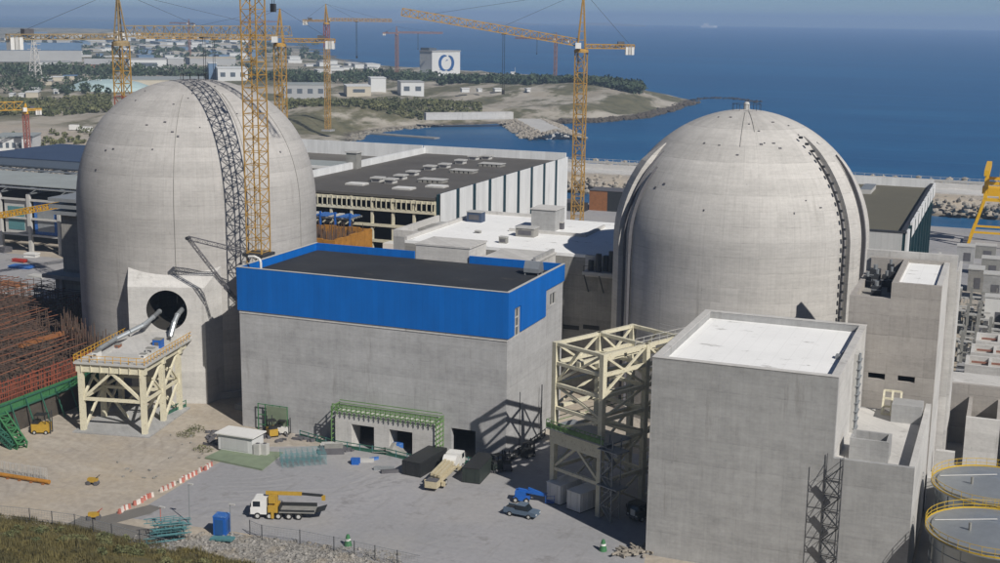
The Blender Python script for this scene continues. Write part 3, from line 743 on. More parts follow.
MB().box(-13.4, -9.3, 184.6, 188.2, 15.4, 18.0).build('roof_house', 'concrete_grey', an)
# yellow steel frame leaning on the roof house
y = T('steel_rack', 'small cream steel rack standing on the annex roof', 'rack', (-14.2, 188.6, 15.4))
m = MB()
for dx in (-14.9, -13.7, -12.5): m.bar((dx, 187.6, 15.4), (dx, 189.4, 18.6), .28); m.bar((dx, 189.4, 15.4), (dx, 189.4, 18.6), .25)
for k in range(4): yy, zz = 187.6+.6*k, 15.5+1.03*k; m.bar((-14.9, yy, zz), (-12.5, yy, zz), .25)
m.build('frame', 'steel_cream', y)
# scaffold stair on the front corner
st = T('scaffold_stair', 'dark scaffold stair tower climbing the wall between tower block and annex', 'scaffold', (-17.2, 159.6, 0))
m = MB(); x0, x1, y0, y1 = -18.9, -16.9, 159.2, 160.4
for xx in (x0, x1):
    for yy in (y0, y1): m.bar((xx, yy, 0), (xx, yy, 17.6), .06)
m.build('upright', 'steel_dark', st)
for k in range(8):
    z = k*2.05; m = MB(); a, c = (x0, x1) if k % 2 else (x1, x0)
    m.bar((a, y0+.4, z), (c, y0+.4, z+2.05), .45, .07); m.bar((a, y0, z+1), (c, y0, z+3.05), .06); m.bar((x0, y0, z), (x1, y0, z), .07); m.bar((x0, y1, z), (x1, y1, z), .07)
    m.bar((x0, y0, z), (x0, y1, z+2), .06); m.bar((x1, y0, z), (x1, y1, z+2), .06); m.build('flight', 'steel_dark', st)

# ================================================================== AUXILIARY BLOCK ON THE RIGHT
BX0, BX1, BY0, BY1, HQ = -21.0, -8.3, 192.0, 213.0, 34.0
ab = T('auxiliary_building', 'high brownish concrete block with small white roof, right of the ribbed dome', 'building', (-14.6, 202, 0))
m = MB(); z1 = 31.6
slits = [(-17.6, -15.2), (-13.4, -11.0)]
m.box(BX0, BX1, BY0, BY0+.8, 0, 19.4); xx = BX0
for a, c in slits: m.box(xx, a, BY0, BY0+.8, 19.4, 20.3); xx = c
m.box(xx, BX1, BY0, BY0+.8, 19.4, 20.3); m.box(BX0, BX1, BY0, BY0+.8, 20.3, z1); m.box(-15.2, BX1, BY0, BY0+.8, z1, HQ)
m.box(BX0, BX0+.8, BY0+.8, BY1, 0, z1).box(BX0+.8, BX1, BY1-.8, BY1, 0, HQ).box(-15.2, -14.4, BY0+.8, BY1-.8, z1, HQ)
m.build('wall', 'concrete_brown', ab)
MB().box(BX1-.8, BX1, BY0+.8, BY1-.8, 0, HQ).build('right_wall', 'concrete_light', ab)  # paler than the other walls, sunlight painted into the concrete tone
MB().box(-14.4, BX1-.8, BY0+.8, BY1-.8, HQ-1.0, HQ-.5).build('roof', 'roof_white', ab)
MB().box(BX0+.8, -15.2, BY0+.8, BY1-.8, z1-1.6, z1-1.2).build('low_roof', 'concrete_dark', ab)
# rear part running back along the dome
MB().box(-21.0, -7.2, 213.2, 214.2, 0, 35.0).build('rear_parapet', 'concrete_light', ab)
for k in range(5): MB().box(-10.6+k*.85, -10.2+k*.85, 214.4, 224, 0, 33.6-k*.3).build('fin_wall', 'concrete_light', ab)
for i, (x, y_, w, h) in enumerate(((-20.0, 206, 1.2, 1.6), (-18.4, 204.5, 1.0, 2.4), (-17.2, 207, 1.4, 1.8), (-19.2, 209.5, 1.6, 2.2), (-17.0, 210.4, 1.0, 3.0), (-18.0, 200, 1.4, 1.4), (-16.2, 203, .9, 3.2))):
    th = T('roof_machine', 'dark roof machine between dome and white roof, %s of seven from the front' % ordinal(sorted(range(7), key=lambda q: (200, 203, 204.5, 206, 207, 209.5, 210.4)[q]).index([200, 203, 204.5, 206, 207, 209.5, 210.4].index(y_))), 'machine', (x, y_, z1-1.2), 0, 'machines on the auxiliary roof')
    MB().cbox((0, 0, h/2), (w, w*.9, h)).build('housing', 'steel_dark', th, False)
    MB().tube((0, 0, h), (0, 0, h+.7), w*.22, 8).build('stack', 'galvanised', th, False)
    MB().cbox((0, 0, h*.6), (w+.1, w*.9+.1, .15)).build('band', 'steel_grey', th, False)

# ================================================================== AUXILIARY BUILDING BEHIND THE BLUE ONE
cb = T('auxiliary_building', 'concrete building with white flat roof behind the blue building', 'building', (-92, 245, 0))
HC = 26.6
for q in ((-113, -68.5, 233, 234), (-113, -112, 234, 273), (-112, -68.5, 272, 273)): MB().box(*q, 0, HC-.6).build('wall', 'concrete_dark', cb)
MB().box(-68.5, -66, 250, 273, 0, HC-.6).build('wall', 'concrete_dark', cb)
MB().box(-113, -66.5, 233, 273, HC-.6, HC).build('roof', 'roof_white', cb)
m = MB().box(-113.1, -112.5, 233, 273, HC+.004, HC+.7).box(-112.5, -95, 272.4, 273, HC+.004, HC+.7).box(-105, -100.6, 232.9, 233.5, HC+.004, HC+.7); m.build('parapet', 'concrete_light', cb)
m = MB().box(-98, -81, 252.2, 252.8, HC+.004, HC+.6).box(-81.6, -81, 252.8, 266, HC+.004, HC+.6); m.build('kerb', 'concrete_light', cb)
p = G(598, 229, HC); MB().box(-74.5, -66.8, 232.0, 232.98, 22.6, HC+.1).build('stair_head', 'concrete_light', cb)
for k in range(2): a = WY(571+k*20, 327, 232.9); MB().box(a.x-1.6, a.x+1.6, 232.9, 232.99, a.z-.5, a.z+.3).build('slot', 'interior_dark', cb)
# lower roof strip and blocks just behind the blue parapet
lo = T('roof_block', 'long pale concrete roof house just behind the blue parapet', 'roof house', (-95.8, 217, 0))
MB().box(-101.2, -90.6, 213.4, 221.5, 0, 29.6).build('wall', 'concrete_light', lo)
MB().box(-101.4, -90.4, 213.3, 221.7, 29.6, 29.9).build('roof_slab', 'concrete_light', lo)
lo = T('roof_block', 'lower pale concrete roof house right of the long one behind blue parapet', 'roof house', (-84.5, 222, 0))
MB().box(-90.2, -79.6, 219.4, 229.5, 0, 27.0).build('wall', 'concrete_light', lo)
MB().box(-90.3, -79.4, 219.2, 229.7, 27.0, 27.25).build('roof_slab', 'concrete_light', lo)
MB().box(-80.4, -79.9, 219.3, 229.6, 27.254, 27.9).build('parapet', 'concrete_grey', lo)
lo = T('roof_block', 'tall concrete stair house on the far edge of the white roof', 'roof house', (-96, 258, HC))
a = G(531, 229.5, HC); ax, ay = a.x, a.y; MB().box(ax, ax+5.4, ay, ay+6, HC, HC+4.4).build('wall', 'concrete_grey', lo); MB().box(ax-.2, ax+5.6, ay-.2, ay+6.2, HC+4.4, HC+4.6).build('roof_slab', 'concrete_light', lo)
for i, (px, py, w, h, mt, lb) in enumerate(((476, 221.5, 3.4, 2.2, 'navy_roof', 'blue ventilation unit on the back edge of the white roof'), (503.5, 243, 1.6, 1.2, 'mid_grey', 'small grey ventilator in the middle of the white roof'), (527, 236, 4.0, 1.8, 'concrete_dark', 'low concrete plinth box in front of the stair house'), (560, 229, 1.6, 1.4, 'dark_grey', 'small dark ventilator right of the stair house'), (478, 233, 1.2, .4, 'mid_grey', 'flat grey hatch left of the middle of the white roof'))):
    p = G(px, py, HC); th = T('roof_unit', lb, 'roof unit', (p.x, p.y, HC))
    MB().cbox((0, 0, h/2), (w, w*.7, h)).build('casing', mt, th, False); MB().cbox((0, 0, h+.08), (w*1.08, w*.78, .16)).build('lid', 'light_grey', th, False)
    MB().cbox((0, -w*.36, h*.5), (w*.7, .06, h*.5)).build('louvre', 'dark_grey', th, False)
# platform with dark pumps hung at the dome
pl = T('pump_platform', 'small grey platform carrying black equipment beside the ribbed dome', 'platform', (-70.5, 236, 24))
MB().box(-74.2, -67.8, 229.4, 232.95, 23.4, 24.0).build('deck', 'light_grey', pl)
for k, (xx, yy, h) in enumerate(((-73.0, 231, 2.0), (-71.4, 230.6, 3.4), (-70.2, 231.6, 3.0), (-69.0, 231, 4.0))): MB().tube((xx, yy, 24), (xx, yy, 24+h), .55, 10).build('pump', 'steel_dark', pl)
m = MB()
for xx in (-74, -71, -68): m.bar((xx, 229.6, 24), (xx, 229.6, 25.1), .08); m.bar((xx, 232.9, 19.5), (xx, 229.8, 23.4), .2)
m.bar((-74, 229.6, 25.1), (-68, 229.6, 25.1), .08); m.build('railing', 'steel_dark', pl)

# ================================================================== TURBINE HALLS
def turbine(name, label, x0, x1, y0, y1, z1, white_side, front_open):
    th = T(name, label, 'turbine hall', ((x0+x1)/2, (y0+y1)/2, 0)); return th
TX, TYF, TYB, HT_ = -124.6, 276.2, 368.5, 30.0
t1 = T('turbine_hall', 'turbine hall with white and dark striped wall and grey vent roof', 'turbine hall', (-160, 320, 0))
XL = -171.8
MB().box(XL, TX-1.2, TYF+.5, TYB, 28.2, 28.8).build('roof', 'roof_dark', t1)
# striped side: white panels proud, dark strips recessed
n = 9; edges = [TYF+.2, 282.8, 289.6, 297.0, 305.2, 314.0, 323.5, 333.5, 344.0, 355.5, TYB]
edges = [TYF]
for k in range(9): edges.append(edges[-1]+10.25)
edges[-1] = TYB
MB().box(TX-1.2, TX-.08, TYF+.3, TYB-.3, 0, HT_-.3).build('dark_strip', 'teal_cladding', t1)
for k in range(9):
    a, c = edges[k], edges[k+1]
    MB().box(TX-.08, TX, a+(.0 if k == 0 else 1.05), c-(1.05 if k < 8 else 0), 0, HT_).build('white_panel', 'white_cladding', t1)
MB().box(XL, TX-.5, TYB-.6, TYB, 28.8, 31.2).build('rear_parapet', 'white_cladding', t1)
m = MB().box(XL-.5, XL+.5, TYF+1, TYB-.6, 28.8, 30.6); m.build('roof_divider', 'white_cladding', t1)
# front bays: open cream steel
m = MB()
for k in range(9):
    xx = XL+1+(TX-1.6-XL-1)*k/8
    fr = MB().box(xx-.3, xx+.3, TYF+.4, TYF+1.0, 0, 28.0); fr.build('column', 'steel_cream', t1)
for zz in (27.6, 25.2, 21.4, 17.6, 13.6): MB().box(XL+1, TX-1.6, TYF+.1, TYF+.38, zz-.35, zz+.35).build('girt', 'steel_cream', t1)
for k in range(34):
    xx = XL+1+k*1.33
    if xx < TX-2: MB().box(xx-.12, xx+.12, TYF-.05, TYF+.09, 25.6, 27.9).build('hanger', 'steel_cream', t1)
m = MB(); m.bar((-136, TYF+.7, 13.6), (-130.5, TYF+.7, 21.4), .35); m.bar((-125.8, TYF+.7, 13.6), (-130.5, TYF+.7, 21.4), .35); m.bar((-147, TYF+.7, 13.6), (-142, TYF+.7, 21.4), .3); m.build('brace', 'steel_cream', t1)
MB().box(-133, TX-1.3, TYF-.1, TYF+.05, 22.2, 29.8).build('front_panel', 'white_cladding', t1) if False else None
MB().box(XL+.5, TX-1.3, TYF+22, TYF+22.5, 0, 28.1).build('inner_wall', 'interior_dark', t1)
# lower western bay with translucent strips
MB().box(-238, XL-.5, TYF+14, TYB, 26.4, 27.0).build('low_roof', 'roof_grey', t1)
for k, (a, c, mt) in enumerate(((292, 305, 'roof_pale'), (309, 322, 'tarp_teal'), (326, 331, 'roof_dark'), (334, 348, 'roof_pale'))): MB().box(-236, XL-3, a, c, 27.004, 27.25).build('roof_strip', mt, t1)
m = MB().box(-239, XL-.5, TYB-.8, TYB, 27.0, 31.2); m.build('rear_parapet', 'white_cladding', t1)
MB().box(-238.9, XL-.5, TYF+13.4, TYF+14, 0, 27.6).build('west_front', 'grey_cladding', t1)
for k in range(3): MB().box(-236, XL-4, 300.5+k*14, 301.5+k*14, 27.26, 28.0).build('kerb', 'paint_white', t1)
# roof ventilators (things on the roof)
vents = []
for (px, py) in ((391, 182), (401, 178), (413, 174), (430, 168.5), (445, 166.5), (461, 162.5), (474, 158.5), (378, 180.5), (487, 158)): vents.append(('square', px, py))
for (px, py) in ((433, 181), (464, 171.5), (492, 165)): vents.append(('long', px, py))
vents += [('flat', 437, 186), ('flat', 357, 183.5), ('flat', 404, 188)]
for kd in ('square', 'long', 'flat'):
    vv = [v for v in vents if v[0] == kd]; vv.sort(key=lambda v: v[1])
    for i, (_, px, py) in enumerate(vv):
        p = G(px, py+1, 28.8); lb = {'square': 'grey box ventilator on the turbine hall roof, %s from the left', 'long': 'long low louvre ventilator on the turbine hall roof, %s from the left', 'flat': 'flat pale roof hatch on the turbine hall roof, %s from the left'}[kd] % ordinal(i)
        th = T('roof_ventilator', lb, 'ventilator', (p.x, p.y, 28.8), 0, 'ventilators on the turbine hall roof')
        if kd == 'square':
            MB().cbox((0, 0, .45), (2.4, 2.6, .9)).build('casing', 'light_grey', th, False); MB().cbox((0, 0, 1.06), (3.0, 3.2, .32)).build('hood', 'light_grey', th, False); MB().cbox((0, -1.34, .45), (1.8, .08, .5)).build('louvre', 'dark_grey', th, False)
        elif kd == 'long':
            for k in range(5): MB().cbox((-2.8+k*1.4, 0, .35), (1.0, 4.0, .7)).build('bay', 'mid_grey', th, False)
            MB().cbox((0, 0, .78), (7.0, 4.2, .14)).build('hood', 'light_grey', th, False)
        else:
            MB().cbox((0, 0, .18), (5.0, 3.6, .36)).build('kerb', 'light_grey', th, False); MB().cbox((0, 0, .42), (4.7, 3.3, .1)).build('lid', 'paint_white', th, False)
th = T('roof_chimney', 'square grey stack standing on the roof divider of the turbine hall', 'stack', (-171.8, 330, 28.8))
MB().box(-173.4, -170.2, 320.4, 323.4, 28.8, 33.2).build('shaft', 'mid_grey', th); MB().box(-173.7, -169.9, 320.1, 323.7, 33.2, 33.6).build('cap', 'light_grey', th)
# second hall, behind the right dome
t2 = T('turbine_hall', 'turbine hall with olive roof and dark teal ribbed wall, right of the ribbed dome', 'turbine hall', (-40, 310, 0))
UX = -19.0; UYF, UYB = 267.4, 352.0
MB().box(-66, UX-.8, UYF, UYF+.8, 0, 29.6).build('front_wall', 'grey_cladding', t2)
MB().box(-66, UX-.8, UYF+.8, UYB-.6, 28.4, 28.9).build('roof', 'roof_olive', t2)
MB().box(-66, UX-.3, UYB-.6, UYB, 0, 31.0).build('rear_parapet', 'white_cladding', t2)
MB().box(UX-.8, UX-.2, UYF+.1, UYB-.6, 0, 29.8).build('dark_wall', 'teal_cladding', t2)
for k in range(9):
    a = UYF+k*9.35
    MB().box(UX-.2, UX+.25, a, a+(5.2 if k == 0 else .9), 0, 29.8).build('white_panel' if k == 0 else 'rib', 'white_cladding' if k == 0 else 'teal_cladding', t2)
    if k: MB().box(UX-.2, UX+.24, a+.95, a+8.4, 27.2, 30.4).build('white_top', 'white_cladding', t2)
MB().box(-66.2, UX, UYF-.1, UYF+.9, 29.604, 29.9).build('coping', 'steel_dark', t2)
MB().box(UX-1.1, UX-.3, UYF+.9, UYB-.6, 29.81, 30.1).build('gutter', 'steel_dark', t2)
th = T('roof_ventilator', 'pale slatted box on the olive roof beside the dome', 'ventilator', (-36.5, 335, 28.9)); p = G(868, 191, 28.9)
th.location = (p.x, p.y, 28.9)
MB().cbox((0, 0, .5), (2.6, 12, 1.0)).build('casing', 'light_grey', th, False)
for k in range(6): MB().cbox((0, -5+k*2, 1.1), (2.8, 1.3, .2)).build('slat', 'galvanised', th, False)

# ================================================================== EQUIPMENT HATCH STEEL FRAMES
class Loc:                                # local frame for a rotated thing: part meshes are authored in its own axes
    def __init__(s, name, label, cat, loc, rz, group=None): s.o = T(name, label, cat, loc, rz, group)
    def b(s, name, mat, mb, parent=None): return mb.build(name, mat, parent or s.o, False)
# left frame: deck in front of the round hatch
p0 = G(84, 431); p1 = G(138, 437); ax = (p1-p0); W_ = 11.2
rz1 = R_(12.0); ux = Vector((math.cos(rz1), math.sin(rz1), 0)); uy = Vector((-math.sin(rz1), math.cos(rz1), 0))
F1 = Loc('hatch_platform', 'cream steel platform carrying a sloped deck up to the round hatch', 'platform', p0, rz1)
DZ = 12.6; DEP = 17.6
legs = [(0, 0), (W_, 0), (0, 7.6), (W_, 7.6), (0, 14.6), (W_, 14.6)]
for lx, ly in legs: F1.b('leg', 'steel_cream', MB().box(lx-.42, lx+.42, ly-.42, ly+.42, 0, DZ-1.9))
for yy in (0, 7.6, 14.6):
    F1.b('cross_beam', 'steel_cream', MB().box(-.7, W_+.7, yy-.4, yy+.4, DZ-1.9, DZ-.5)); F1.b('tie_beam', 'steel_cream', MB().box(.42, W_-.42, yy-.25, yy+.25, 5.6, 6.1))
for xx in (0, W_):
    F1.b('side_girder', 'steel_cream', MB().box(xx-.35, xx+.35, .42, DEP, DZ-1.6, DZ-.5)) ; F1.b('tie_beam', 'steel_cream', MB().box(xx-.22, xx+.22, .42, 14.2, 5.6, 6.05))
for k in range(7): F1.b('stiffener', 'steel_cream', MB().box(.3+k*1.75, .42+k*1.75, -.62, -.4, DZ-1.9, DZ-.55))
for yy in (0, 14.6):
    for a, c in (((.4, 6.1), (W_/2, DZ-1.9)), ((W_-.4, 6.1), (W_/2, DZ-1.9)), ((.4, .3), (W_/2, 5.6)), ((W_-.4, .3), (W_/2, 5.6)))[:2 if yy == 0 else 4]:
        F1.b('brace', 'steel_cream', MB().bar((a[0], yy, a[1]), (c[0], yy, c[1]), .45))
for a, c in (((.4, 5.6), (4.5, .3)), ((W_-.4, 5.6), (W_-4.5, .3))): F1.b('brace', 'steel_cream', MB().bar((a[0], 7.6, a[1]), (c[0], 7.6, c[1]), .4))
for xx in (0, W_):
    for ya, yb in ((0, 7.6), (7.6, 14.6)):
        F1.b('brace', 'steel_cream', MB().bar((xx, ya+.4, 6.0), (xx, yb-.4, DZ-1.9), .38)); F1.b('brace', 'steel_cream', MB().bar((xx, ya+.4, .4), (xx, yb-.4, 5.6), .38))
        F1.b('brace', 'steel_cream', MB().bar((xx, yb-.4, 6.0), (xx, (ya+yb)/2, DZ-3.6), .3))
F1.b('deck', 'light_grey', MB().box(-.9, W_+.9, -.8, DEP+1.6, DZ-.48, DZ-.1))
F1.b('ramp', 'concrete_light', MB().xprism([(6, DZ-.09), (DEP+3.5, DZ-.09), (DEP+3.5, DZ+1.3), (14, DZ+.7)], 2.2, W_-2.2))
for xx in (2.0, W_-2.0): F1.b('track_rail', 'light_grey', MB().box(xx-.2, xx+.2, -.6, DEP+1.5, DZ-.09, DZ+.35))
m = MB()
for k in range(16): m.bar((-.8, -.7+k*1.25, DZ-.1), (-.8, -.7+k*1.25, DZ+1.1), .08); m.bar((W_+.8, -.7+k*1.25, DZ-.1), (W_+.8, -.7+k*1.25, DZ+1.1), .08)
for k in range(10): m.bar((-.8+k*1.42, -.75, DZ-.1), (-.8+k*1.42, -.75, DZ+1.1), .08)
for zz in (.5, 1.1):
    for xx in (-.8, W_+.8): m.bar((xx, -.7, DZ+zz), (xx, DEP+1.3, DZ+zz), .08)
    m.bar((-.8, -.75, DZ+zz), (W_+.8, -.75, DZ+zz), .08)
F1.b('railing', 'steel_yellow', m)
F1.b('footing', 'concrete_grey', MB().box(-1.4, W_+1.4, -1.4, 16, 0.02, .25))
# air ducts snaking from the deck into the hatch (things of their own)
def duct(label, pts, r, mat='light_grey'):
    th = T('air_duct', label, 'duct', pts[0], 0, 'ducts into the hatch')
    for i, (a, c) in enumerate(zip(pts, pts[1:])):
        n = max(1, int((Vector(c)-Vector(a)).length/2.2))
        for k in range(n):
            q0, q1 = Vector(a).lerp(Vector(c), k/n), Vector(a).lerp(Vector(c), (k+.96)/n); MB().tube(q0, q1, r, 10).build('section', mat, th)
        MB().tube(Vector(c)-(Vector(c)-Vector(a)).normalized()*.25, Vector(c)+(Vector(c)-Vector(a)).normalized()*.05, r*1.14, 10).build('collar', 'steel_grey', th)
def F1p(x, y, z): return p0 + ux*x + uy*y + Vector((0, 0, z))
hin = HP(-2.2, HFR-3, HZ-.9); hin2 = HP(2.6, HFR-3, HZ+.2)
duct('pale jointed air duct along the left edge of the platform deck into the hatch', [F1p(.9, 5, DZ+.7), F1p(.9, 11.5, DZ+1.0), HP(-3.6, HFR+2.2, HZ-2.2), HP(-2.4, HFR+.3, HZ-1.2), hin], .42, 'galvanised')
duct('short pale air duct bending up into the right side of the hatch', [F1p(W_-1.2, 14.5, DZ+1.2), F1p(W_-1.0, 16.0, DZ+3.6), F1p(W_-.9, 17.2, DZ+4.6), hin2], .46, 'galvanised')
for i, (x, y, w, d_, h, mt, lb) in enumerate(((1.8, 2.5, 1.0, 1.5, 1.1, 'paint_white', 'white box at the front left of the platform deck'), (9.0, 11.5, 1.5, 1.6, 1.5, 'paint_blue', 'blue compressor by the right rail of the platform deck'), (9.4, 7.4, 1.4, 1.0, .9, 'light_grey', 'grey crate by the right rail of the platform deck'), (2.6, 9.0, .8, 1.2, .8, 'rust_orange', 'orange crate beside the left duct on the platform deck'), (9.6, 4.0, 1.1, .9, .7, 'paint_white', 'white crate near the front right of the platform deck'))):
    q = F1p(x, y, DZ-.09+(.0)); th = T('deck_crate', lb, 'crate', q, rz1)
    MB().cbox((0, 0, h/2), (w, d_, h)).build('body', mt, th, False); MB().cbox((0, 0, h+.05), (w*1.06, d_*1.06, .1)).build('lid', 'mid_grey', th, False); MB().cbox((0, -d_/2-.03, h*.5), (w*.5, .06, h*.4)).build('label_plate', 'dark_grey', th, False)
rail_run('guard_rail', 'green guard rail on the ground right of the cream platform', [G(186, 408), G(176, 412), G(160, 420)], 1.4, 'green_dark', 'paint_green')

# right frame: taller tower beside the white-roofed block
q0 = Vector((-60.4, 175.2, 0)); q1 = Vector((-51.9, 171.2, 0)); dv = q1-q0; rz2 = math.atan2(dv.y, dv.x); W2_ = dv.length
F2 = Loc('hatch_tower', 'tall cream steel frame tower beside the white-roofed block', 'steel tower', q0, rz2)
TOP = 24.3; DP = 17.0
LX = [0, W2_]; LY = [0, DP*.55, DP]
for lx in LX:
    for ly in LY: F2.b('leg', 'steel_cream', MB().box(lx-.4, lx+.4, ly-.4, ly+.4, 0, TOP))
LV = [5.2, 11.0, 14.6, 18.2, 21.4, TOP]
for zz in LV:
    for ly in LY: F2.b('cross_beam', 'steel_cream', MB().box(.4, W2_-.4, ly-.28, ly+.28, zz-(.95 if zz == 11.0 else .5), zz))
    for lx in LX: F2.b('side_beam', 'steel_cream', MB().box(lx-.26, lx+.26, .4, DP-.4, zz-.5, zz))
F2.b('deck_girder', 'steel_cream', MB().box(-.45, W2_+.45, -.55, -.41, 8.9, 11.0))
F2.b('deck', 'steel_grey', MB().box(-.9, W2_+1.4, -.9, 5.0, 11.02, 11.2))
for zz in (21.4,): F2.b('crane_rail', 'steel_cream', MB().box(W2_*.5-.35, W2_*.5+.35, -.2, DP-.4, zz+.02, zz+.8))
lvl = [0, 5.2, 11.0, 14.6, 18.2, TOP]
for i in range(5):
    za, zb = lvl[i]+.2, lvl[i+1]-.5
    for ly in (0, DP):
        if i == 0: continue
        if i in (1,):
            F2.b('brace', 'steel_cream', MB().bar((.4, ly, za), (W2_*.5, ly, zb-1.4), .38)); F2.b('brace', 'steel_cream', MB().bar((W2_-.4, ly, za), (W2_*.5, ly, zb-1.4), .38))
        else:
            F2.b('brace', 'steel_cream', MB().bar((.4, ly, zb if i % 2 else za), (W2_-.4, ly, za if i % 2 else zb), .34))
            if i == 4: F2.b('brace', 'steel_cream', MB().bar((.4, ly, za), (W2_*.5, ly, zb), .32))
    for lx in LX:
        for ya, yb in zip(LY, LY[1:]):
            F2.b('brace', 'steel_cream', MB().bar((lx, ya+.4, za if i % 2 else zb), (lx, yb-.4, zb if i % 2 else za), .32))
            if i in (0, 4): F2.b('brace', 'steel_cream', MB().bar((lx, ya+.4, zb if i % 2 else za), (lx, yb-.4, za if i % 2 else zb), .3))
m = MB()
for k in range(12): m.bar((-.85+k*.98, -.85, 11.2), (-.85+k*.98, -.85, 12.4), .08)
for zz in (11.8, 12.4): m.bar((-.85, -.85, zz), (W2_+1.3, -.85, zz), .09); m.bar((-.85, -.85, zz), (-.85, DP, zz), .09)
m.box(-.8, W2_+1.2, -.84, -.78, 11.25, 12.0); F2.b('railing', 'safety_green', m)
m = MB()
for zz in (TOP+.5, TOP+1.1):
    m.bar((W2_, DP*.4, zz), (W2_, DP+4, zz), .07); m.bar((W2_-4, DP, zz), (W2_+3, DP, zz), .07)
for k in range(8): m.bar((W2_, DP*.4+k*1.8, TOP), (W2_, DP*.4+k*1.8, TOP+1.1), .07)
F2.b('top_railing', 'light_grey', m)
# stair tower beside the frame
m = MB(); sx0, sx1 = W2_+.8, W2_+3.0
for xx in (sx0, sx1):
    for yy in (-.8, 1.0): F2.b('stair_post', 'steel_grey', MB().bar((xx, yy, 0), (xx, yy, 12.4), .14))
for k in range(5):
    z = k*2.2; a, c = (sx0, sx1) if k % 2 else (sx1, sx0)
    F2.b('flight', 'steel_grey', MB().bar((a, -.4, z), (c, -.4, z+2.2), .8, .12).bar((a, -.8, z+1), (c, -.8, z+3.2), .07).bar((sx0, -.8, z+2.2), (sx1, -.8, z+2.2), .08).bar((sx0, 1.0, z), (sx1, 1.0, z+2.2), .08))
F2.b('landing', 'steel_grey', MB().box(W2_+.4, W2_+4.2, -1.2, 1.4, 5.2, 5.35)); F2.b('landing', 'steel_grey', MB().box(W2_+.4, W2_+4.2, -1.2, 1.4, 10.6, 10.75))
# slender masts by the right wall of the blue building
for px, py, h, lb in ((519, 453, 10.5, 'slender dark mast at the right wall of blue building, nearer of two'), (541, 438, 9.5, 'slender dark mast at the right wall of blue building, farther of two')):
    g_ = G(px, py); th = T('slender_mast', lb, 'mast', (g_.x, g_.y, 0)); MB().tube((0, 0, 0), (0, 0, h), .1, 8).build('pole', 'steel_dark', th, False); MB().cbox((0, 0, .1), (.8, .8, .2)).build('foot', 'mid_grey', th, False); MB().bar((-.9, 0, h*.3), (0, 0, h*.75), .05).build('stay', 'steel_dark', th, False)

